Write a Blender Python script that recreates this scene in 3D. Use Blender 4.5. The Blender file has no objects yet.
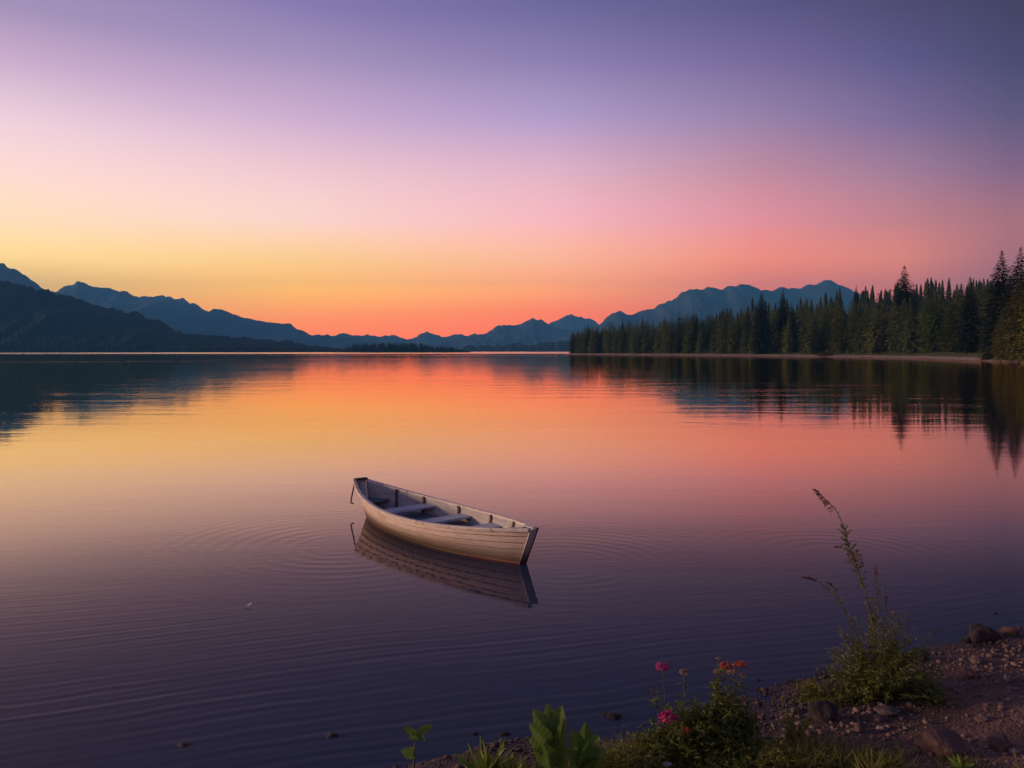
import bpy, math, random
import numpy as np
from math import radians as RAD, sin, cos, pi
random.seed(7)
rng = np.random.default_rng(7)
SC = bpy.context.scene
COL = SC.collection

# ------------------------------------------------------------------ camera
F_PX, EYE = 803.0, 2.2
PITCH = math.atan((384 - 351) / F_PX)
cam_d = bpy.data.cameras.new('camera')
cam_d.sensor_width = 36.0
cam_d.lens = 36.0 * F_PX / 1024
cam_d.clip_start, cam_d.clip_end = 0.05, 60000
cam = bpy.data.objects.new('camera', cam_d)
COL.objects.link(cam)
cam.location = (0, 0, EYE)
cam.rotation_euler = (pi / 2 - PITCH, 0, 0)
SC.camera = cam
SC.view_settings.view_transform = 'Standard'
SC.view_settings.look = 'None'
SC.view_settings.exposure = 0
SC.view_settings.gamma = 1
SC.cycles.use_denoising = True
SC.cycles.max_bounces = 6
SC.cycles.volume_bounces = 0
SC.cycles.caustics_reflective = False
SC.cycles.caustics_refractive = False
SC.cycles.sample_clamp_indirect = 3.0

def lin(c):
    return tuple(((v / 255) / 12.92 if v / 255 <= .04045 else ((v / 255 + .055) / 1.055) ** 2.4) for v in c)

# ------------------------------------------------------------------ sky
SUN_AZ, SUN_EL = -87.0, 9.0           # degrees left of the view, above the horizon
world = bpy.data.worlds.new('World')
SC.world = world
world.use_nodes = True
WN = world.node_tree
WN.nodes.clear()
def wn(t, **k):
    n = WN.nodes.new(t)
    for a, v in k.items():
        setattr(n, a, v)
    return n
def wmath(op, a, b=None, clamp=False):
    n = wn('ShaderNodeMath', operation=op, use_clamp=clamp)
    for i, v in enumerate((a, b)):
        if v is None:
            continue
        if isinstance(v, (int, float)):
            n.inputs[i].default_value = v
        else:
            WN.links.new(v, n.inputs[i])
    return n.outputs[0]
def wrange(v, a, b, kind='SMOOTHSTEP'):
    n = wn('ShaderNodeMapRange', interpolation_type=kind)
    WN.links.new(v, n.inputs[0])
    n.inputs[1].default_value = a
    n.inputs[2].default_value = b
    return n.outputs[0]
tc = wn('ShaderNodeTexCoord')
sx = wn('ShaderNodeSeparateXYZ')
WN.links.new(tc.outputs['Generated'], sx.inputs[0])
elev = wmath('MULTIPLY', wmath('ARCSINE', sx.outputs[2]), 180 / pi)
azim = wmath('MULTIPLY', wmath('ARCTAN2', sx.outputs[0], sx.outputs[1]), 180 / pi)
efac = wmath('DIVIDE', wmath('ADD', elev, 2.0), 62.0, True)
HAZE_D = 0.00015
def ramp(stops, raw=False):
    n = wn('ShaderNodeValToRGB')
    cr = n.color_ramp
    while len(cr.elements) > 1:
        cr.elements.remove(cr.elements[-1])
    for i, (e, c) in enumerate(stops):
        p = min(1, max(0, (e + 2) / 62))
        el = cr.elements[0] if i == 0 else cr.elements.new(p)
        el.position = p
        el.color = tuple(c) + (1,) if raw else lin(c) + (1,)
    WN.links.new(efac, n.inputs[0])
    return n.outputs[0]
#SKYRAMPS
SKY = [[-31.79, [[0.36, 2.8973, 1.0385, 0.0919], [1.87, 2.8973, 1.2593, 0.1255], [3.67, 2.8973, 1.5231, 0.2031], [5.76, 2.95, 1.8748, 0.4913], [7.83, 2.1972, 1.5036, 0.8414], [10.74, 1.7739, 1.1745, 1.0089], [13.58, 1.352, 0.9356, 1.013], [16.89, 0.8531, 0.548, 0.7827], [19.81, 0.4902, 0.3371, 0.5748], [34.0, 0.212, 0.1677, 0.276], [60.0, 0.1436, 0.1136, 0.187]]],
       [-14.67, [[0.41, 3.8904, 0.5682, 0.0159], [2.27, 3.8211, 0.8903, 0.0206], [4.18, 3.8782, 1.6493, 0.0224], [6.22, 2.6087, 1.4561, 0.3763], [8.89, 1.9339, 1.2307, 1.0042], [12.17, 1.4292, 0.8869, 0.9189], [15.36, 0.9253, 0.5824, 0.8509], [19.04, 0.5265, 0.3604, 0.6214], [22.25, 0.3057, 0.216, 0.5014], [34.0, 0.1478, 0.1207, 0.2692], [60.0, 0.1001, 0.0817, 0.1823]]],
       [2.69, [[0.28, 3.7109, 0.3316, 0.0069], [1.49, 3.6447, 0.4343, 0.0087], [2.77, 3.5796, 0.5711, 0.0116], [4.32, 3.6822, 1.0631, 0.134], [6.42, 2.5194, 1.0521, 0.4891], [9.18, 1.8356, 0.8372, 0.8311], [12.56, 1.2044, 0.6601, 0.8095], [15.83, 0.6561, 0.4442, 0.7695], [19.6, 0.3401, 0.2413, 0.5131], [22.89, 0.1923, 0.1399, 0.3623], [34.0, 0.1005, 0.0894, 0.2302], [60.0, 0.0681, 0.0605, 0.1559]]],
       [17.03, [[0.41, 2.2778, 0.2804, 0.1041], [2.78, 2.3218, 0.3538, 0.1248], [4.94, 2.3218, 0.4524, 0.1728], [6.14, 2.2778, 0.5152, 0.2074], [8.79, 1.4779, 0.4444, 0.455], [12.04, 0.8418, 0.3448, 0.4427], [15.19, 0.4465, 0.2649, 0.4793], [18.83, 0.2307, 0.141, 0.3594], [22.02, 0.1187, 0.0786, 0.2349], [34.0, 0.0664, 0.0605, 0.1677], [60.0, 0.0449, 0.041, 0.1136]]],
       [25.6, [[0.38, 1.8953, 0.2708, 0.0965], [2.62, 1.9964, 0.3176, 0.1105], [4.53, 1.9964, 0.3692, 0.1362], [5.8, 1.9155, 0.4399, 0.1771], [8.3, 1.0836, 0.3238, 0.3021], [11.37, 0.5765, 0.2531, 0.3823], [14.37, 0.2771, 0.1504, 0.3549], [17.84, 0.1295, 0.0809, 0.2472], [20.9, 0.0843, 0.0426, 0.1431], [34.0, 0.0497, 0.0448, 0.1271], [60.0, 0.0337, 0.0304, 0.0861]]],
       [31.59, [[0.36, 1.1538, 0.1731, 0.1109], [3.68, 1.1408, 0.2106, 0.1363], [6.78, 0.9306, 0.2268, 0.1768], [7.84, 0.7868, 0.2106, 0.1963], [10.76, 0.3597, 0.1337, 0.2617], [13.61, 0.1598, 0.082, 0.1977], [16.92, 0.0732, 0.0371, 0.1296], [19.85, 0.0535, 0.0232, 0.0758], [34.0, 0.0358, 0.0358, 0.093], [60.0, 0.0243, 0.0243, 0.063]]]]
R_BACK = ramp([(0, (120, 105, 130)), (6, (170, 138, 158)), (14, (160, 130, 158)), (26, (105, 96, 140)), (60, (60, 62, 104))])
def wmix(f, a, b):
    n = wn('ShaderNodeMix', data_type='RGBA')
    WN.links.new(f, n.inputs[0])
    WN.links.new(a, n.inputs[6])
    WN.links.new(b, n.inputs[7])
    return n.outputs[2]
cols = [(az, ramp([(st[0], st[1:]) for st in stops], True)) for az, stops in SKY]
c = cols[0][1]
for (a0, r0), (a1, r1) in zip(cols[:-1], cols[1:]):
    c = wmix(wrange(azim, a0, a1, 'LINEAR'), c, r1)
c = wmix(wrange(azim, 45, 120), c, R_BACK)
c = wmix(wrange(azim, -70, -140), c, R_BACK)
glow = wn('ShaderNodeBackground')
WN.links.new(c, glow.inputs[0])
nish = wn('ShaderNodeTexSky', sky_type='NISHITA')
nish.sun_disc = False
nish.sun_elevation = RAD(SUN_EL)
nish.sun_rotation = RAD(SUN_AZ)
nbg = wn('ShaderNodeBackground')
nbg.inputs[1].default_value = 0.004
WN.links.new(nish.outputs[0], nbg.inputs[0])
add = wn('ShaderNodeAddShader')
out = wn('ShaderNodeOutputWorld')
WN.links.new(glow.outputs[0], add.inputs[0])
WN.links.new(nbg.outputs[0], add.inputs[1])
WN.links.new(add.outputs[0], out.inputs[0])

# ------------------------------------------------------------------ low sun
sd = bpy.data.lights.new('sun', 'SUN')
sd.energy = 5.0
sd.color = (1.0, 0.62, 0.40)
sd.angle = RAD(7)
sun = bpy.data.objects.new('sun', sd)
COL.objects.link(sun)
_s = (sin(RAD(SUN_AZ)) * cos(RAD(SUN_EL)), cos(RAD(SUN_AZ)) * cos(RAD(SUN_EL)), sin(RAD(SUN_EL)))
from mathutils import Vector, Matrix
sun.rotation_euler = Vector(_s).to_track_quat('Z', 'Y').to_euler()
sun.location = (-40, 15, 20)

# ------------------------------------------------------------------ projection helpers (from survey of the place)
_cp, _sp = cos(PITCH), sin(PITCH)
def sight(x, y):
    a, b = (x - 512) / F_PX, (384 - y) / F_PX
    return np.array([a, _cp + b * _sp, -_sp + b * _cp])
def at_z(x, y, z=0.0):
    r = sight(x, y)
    return np.array([0, 0, EYE]) + r * ((z - EYE) / r[2])
def at_d(x, y, d):
    r = sight(x, y)
    return np.array([0, 0, EYE]) + r * (d / r[1])

# ------------------------------------------------------------------ mesh helpers
def mesh_obj(name, V, Fc, mat=None, parent=None, smooth=False, mats=None, midx=None):
    me = bpy.data.meshes.new(name)
    V = np.asarray(V, dtype=np.float64)
    me.from_pydata(V.tolist(), [], [tuple(int(i) for i in f) for f in Fc])
    if mats:
        for m in mats:
            me.materials.append(m)
        if midx is not None:
            me.polygons.foreach_set('material_index', np.asarray(midx, dtype=np.int32))
    elif mat:
        me.materials.append(mat)
    if smooth:
        me.polygons.foreach_set('use_smooth', np.ones(len(me.polygons), dtype=bool))
    me.update()
    o = bpy.data.objects.new(name, me)
    COL.objects.link(o)
    if parent:
        o.parent = parent
    return o
def tag(o, label, cat, group=None):
    o['label'] = label
    o['category'] = cat
    if group:
        o['group'] = group
    return o
def struct(o, kind='structure'):
    o['kind'] = kind
    return o
def empty(name, loc=(0, 0, 0), rz=0):
    o = bpy.data.objects.new(name, None)
    o.empty_display_size = .2
    COL.objects.link(o)
    o.location = loc
    o.rotation_euler = (0, 0, rz)
    return o
class MB:
    """collects pieces of ONE mesh"""
    def __init__(s):
        s.V, s.F, s.M, s.n = [], [], [], 0
    def add(s, V, Fc, m=0):
        V = np.asarray(V, float)
        s.V.append(V)
        for f in Fc:
            s.F.append([i + s.n for i in f])
            s.M.append(m)
        s.n += len(V)
    def tube(s, pts, r0, r1=None, k=6, m=0, cap=True):
        pts = np.asarray(pts, float)
        r1 = r0 if r1 is None else r1
        n = len(pts)
        V = []
        for i in range(n):
            d = pts[min(i + 1, n - 1)] - pts[max(i - 1, 0)]
            d = d / (np.linalg.norm(d) + 1e-9)
            a = np.cross(d, [0, 0, 1.0]) if abs(d[2]) < .95 else np.cross(d, [0, 1.0, 0])
            a /= np.linalg.norm(a)
            b = np.cross(d, a)
            r = r0 + (r1 - r0) * i / max(1, n - 1)
            for j in range(k):
                t = 2 * pi * j / k
                V.append(pts[i] + r * (cos(t) * a + sin(t) * b))
        Fc = []
        for i in range(n - 1):
            for j in range(k):
                Fc.append([i * k + j, i * k + (j + 1) % k, (i + 1) * k + (j + 1) % k, (i + 1) * k + j])
        if cap:
            Fc.append(list(range(k))[::-1])
            Fc.append([(n - 1) * k + j for j in range(k)])
        s.add(V, Fc, m)
    def box(s, c, ex, ey, ez, m=0):
        """c centre, ex ey ez half-extent vectors"""
        c, ex, ey, ez = (np.asarray(v, float) for v in (c, ex, ey, ez))
        V = [c + a * ex + b * ey + d * ez for d in (-1, 1) for b in (-1, 1) for a in (-1, 1)]
        s.add(V, [[0, 2, 3, 1], [4, 5, 7, 6], [0, 1, 5, 4], [2, 6, 7, 3], [0, 4, 6, 2], [1, 3, 7, 5]], m)
    def blade(s, base, direc, up, L, w, bend=.3, seg=4, m=0, shape='leaf', fold=0.0, ribs=0.0):
        """a leaf: a strip along direc that bends down; fold lifts its edges about the midrib"""
        base, d, u = (np.asarray(v, float) for v in (base, direc, up))
        d = d / np.linalg.norm(d)
        sd_ = np.cross(d, u)
        sd_ /= np.linalg.norm(sd_) + 1e-9
        u = np.cross(sd_, d)
        V, Fc = [], []
        for i in range(seg + 1):
            t = i / seg
            p = base + d * L * t - u * (bend * L * t * t)
            ww = w * ((sin(pi * min(1, t * .92 + .06)) ** .8) if shape == 'leaf' else (1 - t) ** .7 + .03)
            if ribs:
                ww *= 1 + .035 * (-1) ** i
                p = p + u * ribs * w * (-1) ** i * .5
            if fold:
                V += [p - sd_ * ww * .5 + u * fold * ww, p, p + sd_ * ww * .5 + u * fold * ww]
            else:
                V += [p - sd_ * ww * .5, p + sd_ * ww * .5]
        c_ = 3 if fold else 2
        for i in range(seg):
            for j in range(c_ - 1):
                Fc.append([i * c_ + j, i * c_ + j + 1, (i + 1) * c_ + j + 1, (i + 1) * c_ + j])
        s.add(V, Fc, m)
    def obj(s, name, mat=None, parent=None, smooth=False, mats=None):
        V = np.concatenate(s.V) if s.V else np.zeros((0, 3))
        return mesh_obj(name, V, s.F, mat, parent, smooth, mats, s.M if mats else None)

# ------------------------------------------------------------------ noise (numpy value noise)
_perm = rng.random((256, 256))
def vnoise(x, y):
    x, y = np.asarray(x, float), np.asarray(y, float)
    xi, yi = np.floor(x).astype(int), np.floor(y).astype(int)
    fx, fy = x - xi, y - yi
    fx, fy = fx * fx * (3 - 2 * fx), fy * fy * (3 - 2 * fy)
    g = lambda a, b: _perm[a % 256, b % 256]
    return (g(xi, yi) * (1 - fx) + g(xi + 1, yi) * fx) * (1 - fy) + (g(xi, yi + 1) * (1 - fx) + g(xi + 1, yi + 1) * fx) * fy - .5
def fbm(x, y, o=5):
    s_, a = 0, 1
    for i in range(o):
        s_ = s_ + a * vnoise(x * 2 ** i + 17.3 * i, y * 2 ** i + 5.1 * i)
        a *= .5
    return s_

# ------------------------------------------------------------------ material helper
class NT:
    def __init__(s, name):
        s.mat = bpy.data.materials.new(name)
        s.mat.use_nodes = True
        s.t = s.mat.node_tree
        s.b = s.t.nodes['Principled BSDF']
        s.pos = None
    def n(s, t, **k):
        n = s.t.nodes.new(t)
        for a, v in k.items():
            setattr(n, a, v)
        return n
    def L(s, a, b):
        s.t.links.new(a, b)
    def put(s, inp, v):
        if isinstance(v, (int, float)):
            inp.default_value = v
        elif isinstance(v, tuple):
            inp.default_value = v + (1,) if len(v) == 3 and inp.type == 'RGBA' else v
        else:
            s.L(v, inp)
    def P(s):
        if s.pos is None:
            s.pos = s.n('ShaderNodeNewGeometry').outputs['Position']
        return s.pos
    def O(s):
        return s.n('ShaderNodeTexCoord').outputs['Object']
    def sep(s, v):
        n = s.n('ShaderNodeSeparateXYZ')
        s.L(v, n.inputs[0])
        return n.outputs
    def comb(s, x, y, z=0.0):
        n = s.n('ShaderNodeCombineXYZ')
        for i, v in enumerate((x, y, z)):
            s.put(n.inputs[i], v)
        return n.outputs[0]
    def m(s, op, a, b=None, c=None, clamp=False):
        n = s.n('ShaderNodeMath', operation=op, use_clamp=clamp)
        for i, v in enumerate((a, b, c)):
            if v is not None:
                s.put(n.inputs[i], v)
        return n.outputs[0]
    def noise(s, v, scale, detail=4, rough=.55, dist=0, sc=None):
        if sc is not None:
            mp = s.n('ShaderNodeMapping')
            mp.inputs['Scale'].default_value = sc
            s.L(v, mp.inputs[0])
            v = mp.outputs[0]
        n = s.n('ShaderNodeTexNoise')
        s.L(v, n.inputs['Vector'])
        n.inputs['Scale'].default_value = scale
        n.inputs['Detail'].default_value = detail
        n.inputs['Roughness'].default_value = rough
        n.inputs['Distortion'].default_value = dist
        return n.outputs[0]
    def rng(s, v, a, b, c=0.0, d=1.0, smooth=True):
        n = s.n('ShaderNodeMapRange', interpolation_type='SMOOTHSTEP' if smooth else 'LINEAR')
        for i, q in enumerate((v, a, b, c, d)):
            s.put(n.inputs[i], q)
        return n.outputs[0]
    def mix(s, f, a, b):
        n = s.n('ShaderNodeMix', data_type='RGBA')
        s.put(n.inputs[0], f)
        s.put(n.inputs[6], a)
        s.put(n.inputs[7], b)
        return n.outputs[2]
    def bump(s, h, dist=1.0, strength=1.0):
        n = s.n('ShaderNodeBump')
        n.inputs['Strength'].default_value = strength
        n.inputs['Distance'].default_value = dist
        s.L(h, n.inputs['Height'])
        s.L(n.outputs[0], s.b.inputs['Normal'])
    def set(s, **k):
        for a, v in k.items():
            s.put(s.b.inputs[a.replace('_', ' ')], v)
        return s.mat

def simple(name, c, rough=.7, var=.3, scale=20, obj=True, spec=.5, rand=0.0, bump=0.0):
    """base colour with uneven tone"""
    t = NT(name)
    n = t.noise(t.O() if obj else t.P(), scale, 5)
    lo, hi = tuple(v * (1 - var) for v in c), tuple(min(1, v * (1 + var)) for v in c)
    col = t.mix(t.rng(n, .3, .7), lo, hi)
    if rand:
        r = t.n('ShaderNodeObjectInfo').outputs['Random']
        hsv = t.n('ShaderNodeHueSaturation')
        t.put(hsv.inputs['Hue'], t.rng(r, 0, 1, .5 - .03 * rand, .5 + .025 * rand, False))
        t.put(hsv.inputs['Value'], t.rng(t.m('FRACT', t.m('MULTIPLY', r, 7.31)), 0, 1, 1 - .4 * rand, 1 + .4 * rand, False))
        t.L(col, hsv.inputs['Color'])
        col = hsv.outputs[0]
    if bump:
        t.bump(n, bump)
    return t.set(Base_Color=col, Roughness=rough, Specular_IOR_Level=spec)

def through(t, col, f):
    """thin leaves let part of the light through"""
    tr = t.n('ShaderNodeBsdfTranslucent')
    t.L(col, tr.inputs['Color'])
    mx = t.n('ShaderNodeMixShader')
    mx.inputs[0].default_value = f
    t.L(t.b.outputs[0], mx.inputs[1])
    t.L(tr.outputs[0], mx.inputs[2])
    t.L(mx.outputs[0], [n for n in t.t.nodes if n.type == 'OUTPUT_MATERIAL'][0].inputs['Surface'])
    return t.mat

# ------------------------------------------------------------------ water
HB = (-0.95, 9.35)     # middle of the boat
def water_mat():
    t = NT('lake water')
    P = t.P()
    x, y, z = t.sep(P)[:3]
    dist = t.n('ShaderNodeVectorMath', operation='LENGTH')
    t.L(t.comb(x, y, 0.0), dist.inputs[0])
    d = dist.outputs['Value']
    wob = t.noise(P, .55, 3, .5)                      # bends the wave fronts
    wob2 = t.noise(P, .09, 2, .5)
    # wavelets running in along the shore
    cz = t.m('ADD', t.m('MULTIPLY', x, -.33), t.m('MULTIPLY', y, .944))
    cz = t.m('ADD', cz, t.m('ADD', t.m('MULTIPLY', wob, .28), t.m('MULTIPLY', wob2, 1.2)))
    w1 = t.m('SINE', t.m('MULTIPLY', cz, 2 * pi / .098))
    w1b = t.m('SINE', t.m('MULTIPLY', t.m('ADD', cz, t.m('MULTIPLY', x, .05)), 2 * pi / .16))
    m1 = t.rng(t.noise(P, .8, 3, .6, 0, (.35, 1, 1)), .28, .64)
    near = t.rng(y, 7.5, 3.6, .12, 1.0)
    shore = t.m('MULTIPLY', t.m('MULTIPLY', t.m('ADD', w1, t.m('MULTIPLY', w1b, 1.1)), m1), t.m('MULTIPLY', near, WAVE_SHORE))
    # rings spreading from the boat
    def rings(cx, cy, lam, amp, r0, r1, seed):
        dx, dy = t.m('SUBTRACT', x, cx), t.m('SUBTRACT', y, cy)
        r = t.m('SQRT', t.m('ADD', t.m('MULTIPLY', dx, dx), t.m('MULTIPLY', dy, dy)))
        r2 = t.m('ADD', r, t.m('MULTIPLY', wob, .16))
        s_ = t.m('SINE', t.m('MULTIPLY', r2, 2 * pi / lam))
        fall = t.m('MULTIPLY', t.rng(r, r0, r1, 1, 0), t.rng(r, 0.1, .5))
        msk = t.rng(t.noise(t.comb(t.m('ADD', x, seed), y, 0.0), .7, 2), .38, .62, .15, 1)
        return t.m('MULTIPLY', t.m('MULTIPLY', s_, fall), t.m('MULTIPLY', msk, amp))
    ring = rings(-1.9, 9.0, .19, WAVE_RING, .8, 3.3, 0)
    ring2 = rings(0.5, 8.2, .17, WAVE_RING * .8, .6, 2.6, 9)
    ring3 = rings(3.6, 8.6, .2, WAVE_RING * .7, .4, 2.6, 21)
    # slow long ripples further out
    far1 = t.noise(P, 1.0, 4, .6, .9, (.10, .42, 1))
    far2 = t.noise(P, 1.0, 3, .55, .3, (.25, 1.7, 1))
    famp = t.rng(d, 8, 45, .12, 1.0)
    m2 = t.rng(t.noise(P, .02, 3, .5, 0, (.5, 1.6, 1)), .35, .65, .45, 1)
    h = t.m('ADD', t.m('MULTIPLY', t.m('MULTIPLY', t.m('SUBTRACT', far1, .5), m2), t.m('MULTIPLY', famp, WAVE_FAR)),
            t.m('MULTIPLY', t.m('SUBTRACT', far2, .5), WAVE_FINE))
    tiny = t.m('MULTIPLY', t.m('SUBTRACT', t.noise(P, 5.0, 3, .6, .5, (.45, 1.3, 1)), .5), WAVE_TINY)
    for q in (shore, ring, ring2, ring3, tiny):
        h = t.m('ADD', h, q)
    t.bump(h, 1.0)
    # breeze-ruffled lanes far out
    lane = t.rng(t.noise(P, .004, 3, .5, 0, (.25, 1, 1)), .47, .6)
    b1 = t.m('MULTIPLY', t.rng(d, 560, 760), .15)
    b2 = t.m('MULTIPLY', t.m('MULTIPLY', t.rng(d, 160, 175), t.rng(d, 215, 190)), t.m('MULTIPLY', t.rng(x, -30, -90), .05))
    rough = t.m('ADD', .018, t.m('ADD', b1, t.m('ADD', b2, t.m('MULTIPLY', t.m('MULTIPLY', lane, t.rng(d, 120, 300)), .05))))
    t.set(Base_Color=(.030, .047, .092), Roughness=.6, Specular_IOR_Level=0.0)
    bn = [n for n in t.t.nodes if n.type == 'BUMP'][0].outputs[0]
    fr = t.n('ShaderNodeFresnel')
    fr.inputs['IOR'].default_value = 1.33
    t.L(bn, fr.inputs['Normal'])
    fc = t.n('ShaderNodeFloatCurve')
    cv = fc.mapping.curves[0]
    pts_ = WATER_CURVE
    cv.points[0].location, cv.points[1].location = pts_[0], pts_[-1]
    for q in pts_[1:-1]:
        cv.points.new(*q)
    fc.mapping.update()
    t.L(fr.outputs[0], fc.inputs['Value'])
    gl = t.n('ShaderNodeBsdfGlossy')
    t.L(rough, gl.inputs['Roughness'])
    t.L(bn, gl.inputs['Normal'])
    gl.inputs['Color'].default_value = (1, .81, .64, 1)
    mx = t.n('ShaderNodeMixShader')
    t.L(fc.outputs[0], mx.inputs[0])
    t.L(t.b.outputs[0], mx.inputs[1])
    t.L(gl.outputs[0], mx.inputs[2])
    t.L(mx.outputs[0], [n for n in t.t.nodes if n.type == 'OUTPUT_MATERIAL'][0].inputs['Surface'])
    return t.mat
WATER_CURVE = [(0, 0), (.08, .045), (.12, .08), (.2, .15), (.33, .46), (.47, .74), (.72, .95), (1, 1)]
WAVE_SHORE, WAVE_RING, WAVE_FAR, WAVE_FINE, WAVE_TINY = .00043, .00030, .022, .0012, .0006
M_WATER = water_mat()

def graded(lo, hi, n0, dense_lo, dense_hi, n1):
    """coordinates dense in the middle and coarse outside"""
    a = dense_lo - np.geomspace(.3, dense_lo - lo, n0)[::-1]
    b = dense_hi + np.geomspace(.3, hi - dense_hi, n0)
    return np.concatenate([a, np.linspace(dense_lo, dense_hi, n1), b])
def sheet(name, X, Y, Z, mat, smooth=True):
    ny, nx = Z.shape
    V = np.stack([X.ravel(), Y.ravel(), Z.ravel()], 1)
    i = np.arange((ny - 1) * nx).reshape(ny - 1, nx)[:, :-1].ravel()
    Fc = np.stack([i, i + 1, i + nx + 1, i + nx], 1)
    return mesh_obj(name, V, Fc, mat, smooth=smooth)

EXT = 9000.0
gx = np.array([-EXT, -2000, -500, 0, 500, 2000, EXT])
gy = np.array([-600, -100, 0, 50, 300, 1500, EXT])
X, Y = np.meshgrid(gx, gy)
struct(sheet('lake_water', X, Y, 0 * X, M_WATER))
M_BED = simple('lake bed', (.08, .07, .06), .9, .3, .2, False)
struct(sheet('lake_bed', X * 1.001, Y * 1.001, 0 * X - 4.0, M_BED))

# ------------------------------------------------------------------ near shore
_sh = np.array([at_z(*q)[:2] for q in ((440, 758), (514, 743), (592, 722), (640, 716), (743, 693), (818, 674), (934, 647), (966, 641), (1024, 621))])
_sx = np.concatenate([[-9000, -60, -20, -8, -3, -1.4], _sh[:, 0], [6.0, 12, 40, 120, 400, 9000]])
_sy = np.concatenate([[-300, -24, -6.5, .3, 2.9, 3.75], _sh[:, 1], [7.4, 10.5, 22, 46, 60, 80]])
def shore_s(x, y):
    """metres inland from the waterline (negative in the lake)"""
    return (np.interp(x, _sx, _sy) - y) * .9 + .10 * vnoise(x * 1.7, y * 1.7) + .06 * vnoise(x * 5 + 9, y * 5)
def ground_z(x, y):
    s = shore_s(x, y)
    z = np.where(s > 0, .085 * s + .012 * np.clip(s, 0, .6), .16 * s)
    z = np.where(s > 6, .085 * 6 + .03 * (s - 6) + .0072, z)
    z = np.clip(z, -1.6, 14)
    k = np.clip(s * 2 + .5, 0, 1)
    return z + k * (.05 * fbm(x * .9, y * .9, 3) + .022 * fbm(x * 4.2, y * 4.2, 4))
def ground_mat():
    t = NT('shore gravel')
    P = t.P()
    z = t.sep(P)[2]
    big = t.noise(P, 1.3, 4)
    mid = t.noise(P, 14, 5, .6)
    vor = t.n('ShaderNodeTexVoronoi')
    t.L(P, vor.inputs['Vector'])
    vor.inputs['Scale'].default_value = 58
    cellv = t.n('ShaderNodeSeparateColor')
    t.L(vor.outputs['Color'], cellv.inputs[0])
    col = t.mix(cellv.outputs[0], (.095, .050, .040), (.28, .16, .125))
    col = t.mix(t.rng(mid, .35, .65), col, (.145, .082, .066))
    col = t.mix(t.m('MULTIPLY', t.rng(big, .4, .62), .7), col, (.10, .058, .048))
    wet = t.rng(t.m('ADD', z, t.m('MULTIPLY', t.m('SUBTRACT', big, .5), .07)), .085, .02)
    col = t.mix(t.m('MULTIPLY', wet, .85), col, (.035, .023, .022))
    h = t.m('ADD', t.m('MULTIPLY', t.m('SUBTRACT', 1.0, t.m('MULTIPLY', vor.outputs['Distance'], 1.4)), .006), t.m('MULTIPLY', mid, .02))
    t.bump(h, 1.0)
    return t.set(Base_Color=col, Roughness=t.rng(wet, 0, 1, .85, .55), Specular_IOR_Level=.3)
M_GROUND = ground_mat()
ax = graded(-EXT, EXT, 26, -4, 7.5, 260)
ay = np.concatenate([-600 + np.array([0, 200, 350, 450, 520, 560, 580, 590]), np.linspace(-8, 2.4, 30), np.linspace(2.5, 8.4, 190), [8.8, 9.6, 11, 14, 20, 30, 48, 64, 83, 95]])
X, Y = np.meshgrid(ax, ay)
struct(sheet('shore_ground', X, Y, ground_z(X, Y), M_GROUND))
def gpt(x, y):
    """point of the shore seen at photo pixel x, y"""
    z = 0.0
    for _ in range(25):
        p = at_z(x, y, z)
        z = .5 * z + .5 * float(ground_z(p[0], p[1]))
    return np.array([p[0], p[1], float(ground_z(p[0], p[1]))])

# pebbles of the beach: nobody could count them
def rock_shape(seed, sub=2, rough=.25, flat=.65):
    r = np.random.default_rng(seed)
    import bmesh
    bm = bmesh.new()
    bmesh.ops.create_icosphere(bm, subdivisions=sub, radius=1.0)
    V = np.array([v.co[:] for v in bm.verts])
    Fc = [[v.index for v in f.verts] for f in bm.faces]
    bm.free()
    for _ in range(6):                                   # cut facets
        d = r.normal(size=3); d /= np.linalg.norm(d)
        c_ = r.uniform(.62, .92)
        ex = np.clip(V @ d - c_, 0, None)
        V = V - ex[:, None] * d * .85
    o = r.uniform(0, 50, 3)
    n_ = fbm(V[:, 0] * 1.3 + o[0] + V[:, 2], V[:, 1] * 1.3 + o[1] - V[:, 2] * .7, 4)
    V = V * (1 + rough * n_)[:, None]
    V *= np.array([1, r.uniform(.65, .95), flat * r.uniform(.8, 1.1)])
    return V, Fc
def peb_mat():
    t = NT('pebble stone')
    r = t.n('ShaderNodeAttribute')
    r.attribute_name = 'tone'
    n = t.noise(t.P(), 90, 3)
    col = t.mix(r.outputs['Fac'], (.06, .034, .03), (.33, .21, .175))
    col = t.mix(t.rng(n, .35, .7), col, (.15, .1, .09))
    z = t.sep(t.P())[2]
    col = t.mix(t.rng(z, .05, .012, 0, .8), col, (.03, .02, .02))
    return t.set(Base_Color=col, Roughness=.75, Specular_IOR_Level=.35)
M_PEB = peb_mat()
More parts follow.
